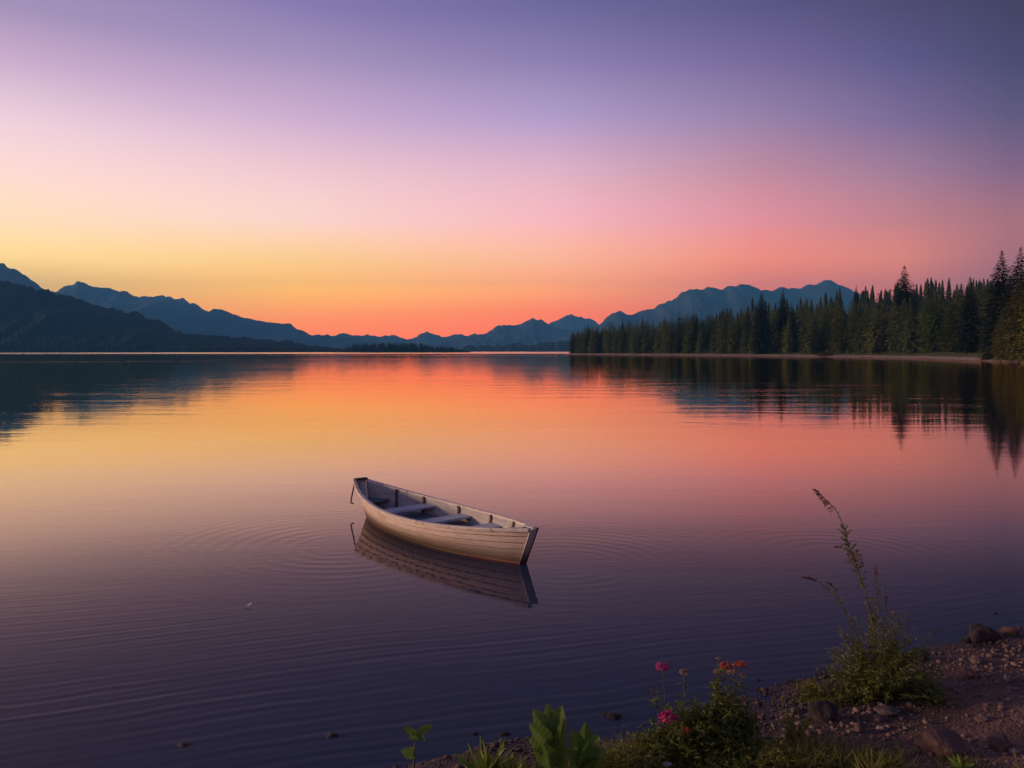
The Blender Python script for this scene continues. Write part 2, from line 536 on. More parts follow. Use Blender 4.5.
def pebbles(n):
    base = [rock_shape(100 + i, 1, .3, .6) for i in range(6)]
    Vs, Fs, tone, off = [], [], [], 0
    cnt = 0
    while cnt < n:
        x, y = rng.uniform(-2.2, 6.2), rng.uniform(2.6, 7.2)
        s = float(shore_s(x, y))
        if s < -.25 or y < 2.5:
            continue
        if s < 0 and rng.random() > .25:
            continue
        if float(vnoise(x * 1.1 + 3, y * 1.1)) + .62 < rng.random() * .8:
            continue
        R = min(.036, .005 + rng.exponential(.0062))
        V, Fc = base[rng.integers(6)]
        a = rng.uniform(0, 2 * pi)
        c_, s_ = cos(a), sin(a)
        W = V @ np.array([[c_, s_, 0], [-s_, c_, 0], [0, 0, 1]]) * R * rng.uniform(.7, 1.3, 3)
        W = W + np.array([x, y, float(ground_z(x, y)) + R * .15])
        Vs.append(W)
        Fs.append(np.asarray(Fc) + off)
        tone.append(np.full(len(Fc), min(1, rng.beta(1.6, 3.2) * 1.1)))
        off += len(W)
        cnt += 1
    o = mesh_obj('pebbles', np.concatenate(Vs), np.concatenate(Fs), M_PEB, smooth=True)
    at = o.data.attributes.new('tone', 'FLOAT', 'FACE')
    at.data.foreach_set('value', np.concatenate(tone).astype(np.float32))
    struct(o, 'stuff')
pebbles(15000)

# ------------------------------------------------------------------ far land
def land_mat(name, c1, c2, sc):
    t = NT(name)
    P = t.P()
    a = t.noise(P, sc, 6, .62)
    b = t.noise(P, sc * 9, 4, .65, 0, (1, 1, .35))
    col = t.mix(t.rng(t.m('ADD', t.m('MULTIPLY', a, .6), t.m('MULTIPLY', b, .4)), .36, .64), c1, c2)
    t.bump(b, 6.0)
    return t.set(Base_Color=col, Roughness=.95, Specular_IOR_Level=.1)
def mountain(name, px, D, df, db, mat, rough=1.0, tree=0.0, nx=420, rows=26, seed=0):
    """a ridge surveyed at distance D: front slope of depth df, back slope of depth db, with spurs and gullies"""
    px = np.array(px, float)
    xs = np.linspace(px[0, 0], px[-1, 0], nx)
    ys = np.interp(xs, px[:, 0], px[:, 1])
    crest = np.array([at_d(a, b, D) for a, b in zip(xs, ys)])
    H = np.maximum(crest[:, 2], .5)
    cx = crest[:, 0]
    t = np.concatenate([np.linspace(-1, 0, rows), np.linspace(0, 1, 9)[1:]])
    ZZ = np.zeros((len(t), nx)); XX = ZZ.copy(); YY = ZZ.copy()
    sc = df
    for i, q in enumerate(t):
        dy = q * df if q < 0 else q * db
        y = D + dy + 0 * cx
        x = cx * (1 + dy / D * .9)
        a = abs(q)
        env = (1 - a) ** 1.25 if q < 0 else (1 - a) ** 1.1
        spur = 1 + rough * (.9 * fbm(x / sc * 2.6 + seed, y / sc * 1.1, 5)) * a * (1 - a) * 2.6
        z = H * env * spur - 3.0 * a ** 4
        jit = rough * H * .05 * fbm(x / sc * 9 + seed, y / sc * 9, 5) * (1 - .2 * a) + rough * .0045 * D * fbm(x / D * 90 + seed, y / D * 9, 5)
        if tree:
            jit = jit + tree * (vnoise(x / 5.5, y / 60 + seed) + .7 * vnoise(x / 2.6, y / 25))
        XX[i], YY[i], ZZ[i] = x, y, z + jit * np.clip(H / 8, 0, 1)
    return struct(sheet(name, XX, YY, ZZ, mat))
M_FOREST_HILL = land_mat('dark forested slope', (.006, .014, .013), (.015, .027, .023), .012)
M_ROCK_HILL = land_mat('far mountainside', (.02, .034, .05), (.05, .07, .095), .0025)
mountain('hill', [(-420, 240), (-250, 262), (-100, 274), (0, 283), (39, 288.5), (78, 298), (100, 306), (113, 309.5), (137, 312.5), (164, 325), (184, 333.5), (234, 338),
                  (293, 342), (330, 347), (352, 351.5)], 1750, 420, 700, M_FOREST_HILL, 1, 3.5, 900, seed=3)
mountain('mountain', [(-420, 190), (-200, 236), (-60, 250), (0, 263), (16, 269), (39, 285), (59, 294), (110, 312), (180, 336), (220, 351)], 4200, 1300, 900, M_ROCK_HILL, seed=8)
mountain('mountain', [(-60, 330), (20, 306), (59, 291.5), (66, 287), (78, 282.5), (84, 284), (90, 286), (105, 288), (118, 291), (129, 295), (152, 297.5), (166, 300), (184, 304), (207, 313), (215, 310), (222, 311.5),
                      (234, 317), (250, 320), (266, 322), (280, 322), (289, 323.5), (302, 330), (313, 335), (340, 336), (380, 342), (420, 351)], 5600, 1500, 900, M_ROCK_HILL, seed=21)
mountain('mountain', [(90, 330), (130, 300), (152, 296.8), (164, 294.6), (174, 296.5), (184, 298.5), (196, 304), (207, 311), (240, 326), (280, 345)], 7000, 1200, 600, M_ROCK_HILL, seed=33)
mountain('mountain', [(290, 345), (313, 337), (328, 334.5), (340, 333.5), (350, 335), (359, 336.5), (368, 335), (378, 337), (391, 335), (400, 338), (412, 340), (420, 335.5), (427, 333), (434, 335), (442, 337), (450, 335),
                      (457, 334.6), (468, 337.5), (475, 335), (490, 338), (530, 345)], 7600, 1500, 600, M_ROCK_HILL, .9, seed=44)
mountain('mountain', [(405, 350), (430, 344), (455, 339), (470, 336), (483, 334.5), (489, 330.5), (495, 327), (504, 326), (512, 326), (522, 322.5), (533, 318.6), (538, 319), (542, 319.7), (550, 323.5), (560, 328), (575, 330),
                      (600, 333), (660, 345)], 6200, 1500, 700, M_ROCK_HILL, seed=50)
mountain('mountain', [(520, 345), (545, 327), (554, 321.5), (564, 317), (572, 313.6), (578, 317), (584, 320), (588, 319), (591, 318.7), (596, 322), (610, 327), (640, 340)], 7900, 900, 500, M_ROCK_HILL, .8, seed=61)
mountain('mountain', [(540, 345), (580, 333), (598, 324), (607, 316.5), (614, 313), (620, 311), (627, 312.5), (635, 313.6), (642, 311.5), (648, 309.6), (653, 308.8), (663, 303), (672, 299.7), (681, 294), (689, 289.5), (698, 286.8), (703, 288.6),
                      (707, 287.7), (716, 288.5), (724, 290), (733, 286.5), (741, 285), (752, 287.6), (760, 290.5), (778, 290), (796, 289), (806, 287.8), (814, 287), (823, 284.6), (832, 283.4), (841, 285.5), (850, 289.5), (864, 298), (890, 310),
                      (960, 310), (1040, 322), (1120, 345)], 5300, 1500, 900, M_ROCK_HILL, seed=70)
mountain('hill', [(455, 350.5), (468, 346.5), (490, 345), (512, 343.5), (540, 344), (560, 342), (580, 341), (640, 340), (700, 345), (760, 350)], 2700, 300, 500, M_FOREST_HILL, 1, 3, 600, seed=81)

# ------------------------------------------------------------------ right shore land
PS = np.array([(200, 40), (132, 82), (104, 118), (95, 147), (101, 175), (113, 215), (121, 262), (116, 305), (103, 345), (88, 378), (64, 420), (45, 470), (31, 508), (36, 540), (90, 600), (180, 680), (330, 760)], float)
def pen_mat():
    t = NT('wooded bank')
    P = t.P()
    w = t.n('ShaderNodeAttribute')
    w.attribute_name = 'inland'
    wv = w.outputs['Fac']
    n = t.noise(P, .25, 5, .6)
    wn_ = t.m('ADD', wv, t.m('MULTIPLY', t.m('SUBTRACT', n, .5), 7.0))
    sand = t.mix(t.rng(t.noise(P, 1.1, 4), .35, .65), (.24, .16, .13), (.42, .30, .25))
    lawn = t.mix(t.rng(t.noise(P, .8, 4), .35, .65), (.075, .09, .022), (.12, .13, .038))
    duff = t.mix(t.rng(n, .3, .7), (.02, .025, .014), (.04, .045, .022))
    c_ = t.mix(t.rng(wn_, 6.5, 8.5), sand, lawn)
    c_ = t.mix(t.rng(wn_, 22, 30), c_, duff)
    c_ = t.mix(t.rng(wv, 1.2, .2), c_, (.09, .06, .05))
    return t.set(Base_Color=c_, Roughness=.95, Specular_IOR_Level=.15)
def pen_curve(n):
    dd = np.concatenate([[0], np.cumsum(np.linalg.norm(np.diff(PS, axis=0), axis=1))])
    q = np.linspace(0, dd[-1], n)
    C_ = np.stack([np.interp(q, dd, PS[:, i]) for i in (0, 1)], 1)
    for _ in range(3):
        C_[1:-1] = (C_[:-2] + 2 * C_[1:-1] + C_[2:]) / 4
    return q, C_
INL = np.array([.86, .51])                         # inland bearing of the wooded bank
def pen_z(w, u):
    z = np.interp(w, [-12, 0, 3, 8, 16, 45, 110, 220, 420, 900], [-1.6, -.02, .35, .75, 1.5, 4.5, 15, 25, 34, 38])
    z = z * np.interp(u, [0, 90, 270, 340, 430, 500, 560, 620, 900], [1, .95, .92, 1.06, 1.3, .95, .6, .5, .5]) if w > 16 else z
    return z
q_, C_ = pen_curve(240)
WS = np.array([-12, -5, 0, .8, 2, 3.5, 5, 7, 9, 12, 16, 22, 30, 45, 70, 110, 160, 220, 300, 420, 900.])
XX = C_[None, :, 0] + WS[:, None] * INL[0]
YY = C_[None, :, 1] + WS[:, None] * INL[1]
ZZ = np.array([[pen_z(w, u) for u in q_] for w in WS]) + np.where(WS[:, None] > 0, .12 * fbm(XX * .2, YY * .2, 3), 0)
pen = struct(sheet('wooded_bank', XX, YY, ZZ, pen_mat()))
at = pen.data.attributes.new('inland', 'FLOAT', 'POINT')
at.data.foreach_set('value', np.repeat(WS, len(q_)).astype(np.float32))
def pen_pt(u, w):
    x, y = np.interp(u, q_, C_[:, 0]), np.interp(u, q_, C_[:, 1])
    return np.array([x + w * INL[0], y + w * INL[1], pen_z(w, u)])

# ------------------------------------------------------------------ conifers
def needle_mat(name, c1, c2, rand=1.0):
    t = NT(name)
    n = t.noise(t.O(), .9, 4, .6)
    col = t.mix(t.rng(n, .35, .65), c1, c2)
    r = t.n('ShaderNodeObjectInfo').outputs['Random']
    hsv = t.n('ShaderNodeHueSaturation')
    t.put(hsv.inputs['Hue'], t.rng(r, 0, 1, .5 - .035 * rand, .5 + .03 * rand, False))
    t.put(hsv.inputs['Value'], t.rng(t.m('FRACT', t.m('MULTIPLY', r, 7.31)), 0, 1, 1 - .42 * rand, 1 + .45 * rand, False))
    t.L(col, hsv.inputs['Color'])
    t.set(Base_Color=hsv.outputs[0], Roughness=.85, Specular_IOR_Level=.15)
    return through(t, hsv.outputs[0], .3)
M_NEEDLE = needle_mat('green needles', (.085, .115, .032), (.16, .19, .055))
M_SPRUCE = needle_mat('dark spruce needles', (.024, .030, .020), (.046, .054, .034), .5)
M_LIGHT = needle_mat('yellow-green needles', (.13, .14, .026), (.22, .22, .05), .4)
M_BARK = simple('bark', (.06, .045, .035), .9, .4, 3)
def conifer_mesh(seed, H, R, narrow, spray, levels, per, ragged):
    r = np.random.default_rng(seed)
    Vq = []
    lean = r.normal(0, .012, 2)
    for i in range(levels):
        f = (i + r.uniform(-.3, .3)) / levels
        f = min(max(f, .01), .995)
        z = H * (.035 + .965 * f)
        prof = R * ((1 - f) ** narrow) * (1 - .55 * math.exp(-f * 9))
        prof = prof * (1 + ragged * r.normal(0, .22)) * min(1, (1 - f) * 3.2 + .25) + .10
        k = max(3, int(per * (.45 + .55 * (1 - f))))
        a0 = r.uniform(0, 2 * pi)
        for j in range(k):
            a = a0 + 2 * pi * j / k + r.normal(0, .25)
            L = prof * r.uniform(.6, 1.18)
            droop = r.uniform(.15, .5) - .35 * f
            d = np.array([cos(a), sin(a), 0])
            sdv = np.array([-sin(a), cos(a), 0])
            sp = spray * (1 - .72 * max(0, (f - .45) / .55))
            m = max(2, int(L / (sp * .55)))
            for q in range(m):
                s = (q + r.uniform(.35, 1.0)) / m
                p = np.array([lean[0] * z, lean[1] * z, z]) + d * L * s + np.array([0, 0, -droop * L * s * s]) + r.normal(0, .08 * sp, 3)
                w = sp * r.uniform(.5, 1.0) * (1.1 - .5 * s)
                l = sp * r.uniform(.8, 1.4)
                dd = d + np.array([0, 0, -droop * 1.4 + r.normal(0, .25)]) + sdv * r.normal(0, .5)
                dd /= np.linalg.norm(dd)
                sv = np.cross(dd, [0, 0, 1.0]) + np.array([0, 0, r.normal(0, .45)])
                sv /= np.linalg.norm(sv)
                Vq += [p - sv * w * .5, p + dd * l * .55 - sv * w * .38, p + dd * l, p + dd * l * .55 + sv * w * .38, p + sv * w * .5]
    # leader
    Vq += [np.array([lean[0] * H - .12, lean[1] * H, H * .96]), np.array([lean[0] * H - .03, lean[1] * H, H * 1.0]), np.array([lean[0] * H, lean[1] * H, H * 1.035]),
           np.array([lean[0] * H + .03, lean[1] * H, H]), np.array([lean[0] * H + .12, lean[1] * H, H * .96])]
    n = len(Vq) // 5
    return np.array(Vq), np.arange(n * 5).reshape(n, 5)
def make_tree(kind, seed, H):
    if kind == 'spruce':
        V, Fc = conifer_mesh(seed, H, H * .19, .66, .9, 96, 16, .35)
        mat = M_SPRUCE
    elif kind == 'light':
        V, Fc = conifer_mesh(seed, H, H * .21, .55, .55, 60, 14, .5)
        mat = M_LIGHT
    else:
        V, Fc = conifer_mesh(seed, H, H * random.uniform(.17, .21), random.uniform(.45, .62), .85, 46, 13, .5)
        mat = M_NEEDLE
    e = empty('pine_tree')
    mesh_obj('crown', V, Fc, mat, e)
    b = MB()
    b.tube([(0, 0, -.6), (0, 0, H * .4), (0, 0, H * .9)], H * .012, .03, 6)
    b.obj('trunk', M_BARK, e, True)
    e['H'] = H
    return e
def copy_tree(src, loc, h, rz, wide=1.0):
    c = src.copy()
    COL.objects.link(c)
    for ch in src.children:
        k = ch.copy()
        COL.objects.link(k)
        k.parent = c
    s = h / src['H']
    c.location, c.rotation_euler, c.scale = loc, (0, 0, rz), (s * wide, s * wide, s)
    return c
PROTO = {}
def grow(kind, i, loc, h, rz, wide=1.0):
    key = (kind, i)
    if key not in PROTO:
        PROTO[key] = make_tree(kind, 40 + 13 * i + len(kind), {'spruce': 26, 'light': 20, 'full': 18}[kind])
        t = PROTO[key]
        s = h / t['H']
        t.location, t.rotation_euler, t.scale = loc, (0, 0, rz), (s * wide, s * wide, s)
        return t
    return copy_tree(PROTO[key], loc, h, rz, wide)
G_WOOD = 'conifers of the wood along the right shore'
# tall ones that stand out of the wood: photo x, photo y of the tip, distance
EMER = [(905, 263, 300, 1.3, 'tallest dark spruce, alone above the wood beside the grassy strip'),
        (763, 288, 352, 1.0, 'left one of two tall narrow spruces in the middle of the wood'),
        (783, 286, 356, .9, 'right one of two tall narrow spruces in the middle of the wood'),
        (1004, 246, 172, 1.1, 'tall dark spruce left of another tall spruce at the right edge'),
        (1018, 243, 166, 1.05, 'rightmost tall dark spruce towering at the edge of the photo'),
        (969, 274, 225, 1.0, 'dark spire-topped spruce between grassy strip and tall edge spruces'),
        (589, 325, 494, .75, 'thin dark spruce near the lake end of the wooded point'),
        (601, 328, 488, .7, 'slim dark spruce, second spire from the tip of the wooded point'),
        (623, 318, 472, .9, 'dark spruce rising above small trees near the wooded point'),
        (722, 306, 398, .9, 'dark spruce tip standing over the left half of the wood'),
        (857, 283, 420, .7, 'small spruce top on the skyline left of the tallest spruce'),
        (697, 312, 410, .9, 'shorter dark spruce left of the middle of the wood')]
for i, (px, py, d, wd, lab) in enumerate(EMER):
    tip = at_d(px, py, d)
    # ground height there
    best = min(((np.hypot(*(pen_pt(u, w)[:2] - tip[:2])), u, w) for u in np.linspace(60, 640, 120) for w in np.linspace(4, 180, 60)), key=lambda t: t[0])
    gz = pen_z(best[2], best[1])
    t = grow('spruce', i % 3, (tip[0], tip[1], gz - .1), (tip[2] - gz) / 1.03, random.uniform(0, 6.3), wd)
    tag(t, lab, 'tree', 'tall spruces above the wood')
ROWS = [(15, 5.3, 14, 20, 'front row'), (24, 5.8, 17, 23, 'second row'), (38, 6.6, 18, 23, 'third row'), (60, 8.5, 17, 22, 'back row')]
k = 0
for w0, step, h0, h1, row in ROWS:
    u = 95 + random.uniform(0, 4)
    while u < 690:
        far = np.interp(u, [0, 400, 560, 655], [1, .95, .78, .6])
        w = w0 + random.uniform(-3.5, 3.5)
        w *= np.interp(u, [430, 600], [1, .35])
        if 135 < u < 275:
            w += 15 * sin(pi * (u - 135) / 140)
        p = pen_pt(u, w)
        h = random.uniform(h0, h1) * far
        t = grow('full', random.randrange(7), (p[0], p[1], p[2] - .1), h, random.uniform(0, 6.3), random.uniform(.85, 1.15))
        tag(t, {'front row': 'green conifer in the packed front row of the wood on the right shore',
                'second row': 'green conifer seen between the front row trees of the right shore wood',
                'third row': 'conifer deeper in the right shore wood, only its upper part visible',
                'back row': 'conifer whose tip shows over the front rows of the right shore wood'}[row], 'tree', G_WOOD + ', ' + row)
        u += step * random.uniform(.75, 1.3)
        k += 1
for (px, d, h, lab) in ((1019, 147, 16.0, 'bushy yellow-green conifer nearest the camera at the right edge'), (1034, 139, 15.5, 'yellow-green conifer cut by the right edge of the photo'),
                        (1001, 158, 9.5, 'small yellow-green conifer left of the bushy one by the right edge')):
    p = at_d(px, 351, d)
    t = grow('light', 0, (p[0], d, .35), h, px * 1.7, 1.05)
    tag(t, lab, 'tree', 'yellow-green conifers by the right edge')
# the wood behind, one mass
def wood_mass(name, pts, hs, mat, seed, spread=.17, lev=9, per=6):
    r = np.random.default_rng(seed)
    Vs = []
    for (x, y, z), h in zip(pts, hs):
        a0 = r.uniform(0, 6.28)
        for i in range(lev):
            f = i / lev
            R = h * spread * (1 - f) ** .75 + .1
            for j in range(per):
                a = a0 + i * .7 + 6.283 * j / per + r.normal(0, .2)
                L = R * r.uniform(.7, 1.2)
                zz = z + h * (.05 + .95 * f)
                dx, dy = cos(a), sin(a)
                wv = L * .55
                Vs += [(x, y, zz + h * .13), (x + dx * L * .6 - dy * wv, y + dy * L * .6 + dx * wv, zz + .02 * h), (x + dx * L, y + dy * L, zz - .05 * h), (x + dx * L * .6 + dy * wv, y + dy * L * .6 - dx * wv, zz + .02 * h)]
    n = len(Vs) // 4
    return struct(mesh_obj(name, Vs, np.arange(n * 4).reshape(n, 4), mat), 'stuff')
pts, hs = [], []
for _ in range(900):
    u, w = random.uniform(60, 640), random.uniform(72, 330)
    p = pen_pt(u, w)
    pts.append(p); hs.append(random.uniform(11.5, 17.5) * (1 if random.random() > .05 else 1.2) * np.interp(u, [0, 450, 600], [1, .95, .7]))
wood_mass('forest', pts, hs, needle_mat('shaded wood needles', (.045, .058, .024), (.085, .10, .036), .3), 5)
# far wooded islet and the tree line at the foot of the left hill
pts, hs = [], []
for _ in range(420):
    px = random.uniform(342, 466)
    d = random.uniform(1180, 1290)
    top = np.interp(px, [339, 354, 390, 421, 430, 451, 463, 468], [350, 342.5, 341.5, 342, 344.5, 345, 349, 351])
    p = at_d(px, 351, d)
    h = max(2.5, (351 - top) * d / F_PX * random.uniform(.65, 1.1))
    pts.append((p[0], d, .3)); hs.append(h)
wood_mass('forest', pts, hs, M_SPRUCE, 6, .25, 6, 5)
pts, hs = [], []
for _ in range(800):
    px = random.uniform(-60, 350)
    d = random.uniform(1330, 1420)
    p = at_d(px, 351, d)
    pts.append((p[0], d, .5)); hs.append(random.uniform(7, 15) * np.interp(px, [0, 300, 350], [1, .8, .4]))
wood_mass('forest', pts, hs, M_SPRUCE, 8, .25, 6, 5)
mountain('islet', [(334, 351.2), (345, 349), (390, 347.5), (430, 348.5), (460, 350), (470, 351.3)], 1250, 90, 90, M_FOREST_HILL, .4, 0, 120, 8, seed=90)

# ------------------------------------------------------------------ haze over the valley
hz = MB()
hz.box((0, EXT / 2 - 305, 377.5), (EXT * 1.02, 0, 0), (0, EXT / 2 + 360, 0), (0, 0, 383.5))
haze = hz.obj('haze')
hm = bpy.data.materials.new('valley air')
hm.use_nodes = True
hm.node_tree.nodes.clear()
pv = hm.node_tree.nodes.new('ShaderNodeVolumePrincipled')
pv.inputs['Density'].default_value = HAZE_D
pv.inputs['Color'].default_value = (.12, .50, 1.0, 1)
pv.inputs['Anisotropy'].default_value = 0.0
ho = hm.node_tree.nodes.new('ShaderNodeOutputMaterial')
hm.node_tree.links.new(pv.outputs[0], ho.inputs['Volume'])
haze.data.materials.append(hm)
struct(haze, 'stuff')
#OBJECTS
# ------------------------------------------------------------------ rowing boat
from math import comb
def bern(c, t):
    n = len(c) - 1
    return sum(c[i] * comb(n, i) * t ** i * (1 - t) ** (n - i) for i in range(n + 1))
STERN_W = .948
BA, BB = np.array([-2.036, 10.717]), np.array([.213, 8.089])
BL = float(np.linalg.norm(BB - BA))
bu = (BB - BA) / BL
boat = empty('rowing_boat', ((BA + BB)[0] / 2, (BA + BB)[1] / 2, 0), math.atan2(bu[1], bu[0]))
tag(boat, 'weathered cream wooden rowing boat with grey inside, adrift on the calm lake', 'boat')
BZ, BH, BW = [.466, .227, .282, .388], [.082, .423, .56, .551, .373, .048], [.018, .387, .45, .045]
def hull(t, q, side, off=0.0):
    """t along the boat from the far bow, q 0 at the gunwale, 1 at the waterline"""
    z0, h, w = bern(BZ, t), bern(BH, t), bern(BW, t)
    tw = .057 * (1 - t) + STERN_W * t
    a = t * (1 - q) + tw * q
    y = h * (1 - q) + w * q + .05 * sin(pi * min(q, 1)) * sin(pi * t)
    if q > 1:
        y = w * (1 - .6 * (q - 1))
    z = z0 * (1 - q) if q <= 1 else -.3 * (q - 1)
    return np.array([(a - .5) * BL, side * (y + off), z])
def hull_mat():
    t = NT('weathered boat paint')
    O = t.O()
    x, y, z = t.sep(O)[:3]
    grain = t.noise(O, 9, 6, .65, .2, (.35, 3, 6))
    blot = t.noise(O, 3.2, 5, .62)
    fine = t.noise(O, 46, 4, .6, 0, (.2, 1, 1.4))
    c_ = t.mix(t.rng(grain, .3, .7), (.56, .435, .355), (.72, .59, .50))
    c_ = t.mix(t.m('MULTIPLY', t.rng(blot, .5, .72), .55), c_, (.36, .26, .19))
    c_ = t.mix(t.m('MULTIPLY', t.rng(fine, .62, .72), .5), c_, (.22, .16, .12))
    # waterline stain, run higher as painted shade for a darker reflection; red bottom paint
    zz = t.m('ADD', z, t.m('MULTIPLY', t.m('SUBTRACT', blot, .5), .03))
    c_ = t.mix(t.m('MULTIPLY', t.rng(zz, .24, .03), .95), c_, (.10, .06, .042))
    edge = t.m('ADD', t.m('MULTIPLY', x, .05), -.04)
    c_ = t.mix(t.rng(t.m('SUBTRACT', zz, edge), .006, -.003), c_, (.13, .028, .022))
    t.bump(t.m('ADD', t.m('MULTIPLY', grain, .5), t.m('MULTIPLY', fine, .5)), .004)
    return t.set(Base_Color=c_, Roughness=.62, Specular_IOR_Level=.35)
M_HULL = hull_mat()
def worn(name, c1, c2, c3, sc=7, scale=(.4, 3, 3)):
    t = NT(name)
    O = t.O()
    g = t.noise(O, sc, 6, .65, .2, scale)
    w = t.noise(O, sc * 2.2, 5, .7)
    col = t.mix(t.rng(g, .3, .7), c1, c2)
    col = t.mix(t.m('MULTIPLY', t.rng(w, .56, .66), .7), col, c3)
    t.bump(g, .004)
    return t.set(Base_Color=col, Roughness=.68, Specular_IOR_Level=.3)
M_INSIDE = worn('inside paint', (.34, .33, .33), (.50, .47, .44), (.22, .20, .18))
M_FLOOR = worn('grey floor paint', (.10, .135, .18), (.16, .20, .25), (.07, .07, .075))
M_THWART = worn('bench paint', (.38, .44, .52), (.52, .56, .62), (.24, .22, .21), 8, (3, .5, 3))
M_RAIL = worn('rail paint', (.58, .50, .44), (.76, .68, .61), (.25, .18, .14))
M_RIB = worn('bare rib wood', (.075, .05, .04), (.13, .09, .07), (.05, .035, .03))
M_LAP_SHADE = worn('painted lap shade', (.26, .19, .15), (.40, .30, .235), (.16, .11, .085), 14, (.5, 3, 3))  # shadow below the plank laps, painted as a brown tone
M_DARKTRIM = worn('dark trim', (.03, .022, .022), (.06, .045, .04), (.02, .016, .015))
TS = np.linspace(0, 1, 56)
NS, QB = 7, 1.36
qs = [0, .17, .36, .55, .74, .92, 1.1, QB]
mb = MB()
for side in (-1, 1):
    for k in range(NS):
        rows = []
        for t_ in TS:
            taper = min(1, 14 * t_ + .25, 14 * (1 - t_) + .25)
            dq = qs[k + 1] - qs[k]
            rows.append([hull(t_, qs[k], side, 0), hull(t_, qs[k] + .17 * dq, side, .003 * taper), hull(t_, qs[k] + .55 * dq, side, .009 * taper), hull(t_, qs[k + 1], side, .015 * taper)])
        n = len(TS)
        V = np.array(rows).reshape(-1, 3)
        Fc = []
        for i in range(n - 1):
            for j in range(3):
                f = [i * 4 + j, (i + 1) * 4 + j, (i + 1) * 4 + j + 1, i * 4 + j + 1]
                Fc.append(f if side < 0 else f[::-1])
        mb.add(V, Fc)
        mb.M[-len(Fc):] = [1 if (j == 0 and k > 0) else 0 for _ in range(n - 1) for j in range(3)]  # top band of each lower strake takes the painted lap shadow
        V2 = np.array([[r_[3], hull(t_, qs[k + 1], side, 0)] for r_, t_ in zip(rows, TS)]).reshape(-1, 3)
        Fc = []
        for i in range(n - 1):
            f = [i * 2, (i + 1) * 2, (i + 1) * 2 + 1, i * 2 + 1]
            Fc.append(f if side < 0 else f[::-1])
        mb.add(V2, Fc)
# bottom
V = np.array([[hull(t_, QB, s) for s in (-1, 1)] for t_ in TS]).reshape(-1, 3)
mb.add(V, [[i * 2, i * 2 + 1, i * 2 + 3, i * 2 + 2] for i in range(len(TS) - 1)])
mb.obj('hull', None, boat, True, [M_HULL, M_LAP_SHADE])
# inner lining
mb = MB()
for side in (-1, 1):
    V, Fc = [], []
    m_ = 7
    for t_ in np.linspace(.012, .988, 50):
        for j in range(m_ + 1):
            q = .96 * j / m_
            p = hull(t_, q, side, -.018)
            p[1] = side * max(.004, side * p[1])
            V.append(p)
    for i in range(49):
        for j in range(m_):
            f = [i * (m_ + 1) + j, i * (m_ + 1) + j + 1, (i + 1) * (m_ + 1) + j + 1, (i + 1) * (m_ + 1) + j]
            Fc.append(f if side < 0 else f[::-1])
    mb.add(V, Fc)
mb.obj('lining', M_INSIDE, boat, True)
def inner_at(x, z):
    """half-breadth of the lining at height z, x metres along the boat from amidships"""
    tt = np.linspace(0.003, .997, 120)
    pts = [hull(t_, max(0, 1 - z / bern(BZ, t_)), 1, -.018) for t_ in tt]
    return max(.006, float(np.interp(x, [p[0] for p in pts], [p[1] for p in pts])))
def inner_y(t_, z):
    z0 = bern(BZ, t_)
    return max(.01, float(abs(hull(t_, 1 - z / z0, 1, -.018)[1])))
# floor of narrow boards
mb = MB()
zf = .135
bt = np.linspace(.06, .935, 40)
nb = 6
for b in range(nb):
    V, Fc = [], []
    for t_ in bt:
        x = (t_ - .5) * BL
        w = inner_at(x, zf) - .001
        a, c_ = -w + 2 * w * b / nb + .004, -w + 2 * w * (b + 1) / nb - .004
        V += [(x, a, zf), (x, c_, zf), (x, c_, zf - .02), (x, a, zf - .02)]
    for i in range(len(bt) - 1):
        for j in range(4):
            Fc.append([i * 4 + j, i * 4 + (j + 1) % 4, (i + 1) * 4 + (j + 1) % 4, (i + 1) * 4 + j])
    mb.add(V, Fc)
mb.box((0, 0, .10), (BL * .34, 0, 0), (0, .13, 0), (0, 0, .003))
mb.obj('floor', M_FLOOR, boat)
# rails
for side in (-1, 1):
    V, Fc = [], []
    for t_ in np.linspace(0, 1, 70):
        p = hull(t_, 0, side)
        for dy, dz in ((-.024, .014), (.02, .014), (.024, .002), (.022, -.018), (.001, -.02), (-.024, -.012)):
            yy = side * max(.004, side * p[1] + dy)
            V.append((p[0], yy, p[2] + dz))
    for i in range(69):
        for j in range(6):
            f = [i * 6 + j, (i + 1) * 6 + j, (i + 1) * 6 + (j + 1) % 6, i * 6 + (j + 1) % 6]
            Fc.append(f if side > 0 else f[::-1])
    Fc += [list(range(6)), [69 * 6 + j for j in range(6)][::-1]]
    mb = MB(); mb.add(V, Fc)
    mb.obj('gunwale', M_RAIL, boat)
# end boards
def endboard(name, t_, mat, out):
    ql = np.linspace(0, QB, 10)
    V = [hull(t_, q, -1) for q in ql] + [hull(t_, q, 1) for q in ql[::-1]]
    V = np.array(V)
    n = len(V)
    W = V.copy(); W[:, 0] += out
    V[:, 0] += out * .1
    mb = MB()
    mb.add(np.concatenate([V, W]), [list(range(n)), list(range(n, 2 * n))[::-1]] + [[i, (i + 1) % n, n + (i + 1) % n, n + i] for i in range(n)])
    return mb.obj(name, mat, boat)
endboard('bow_board', 0, M_HULL, -.016)
endboard('transom', 1, M_HULL, .016)
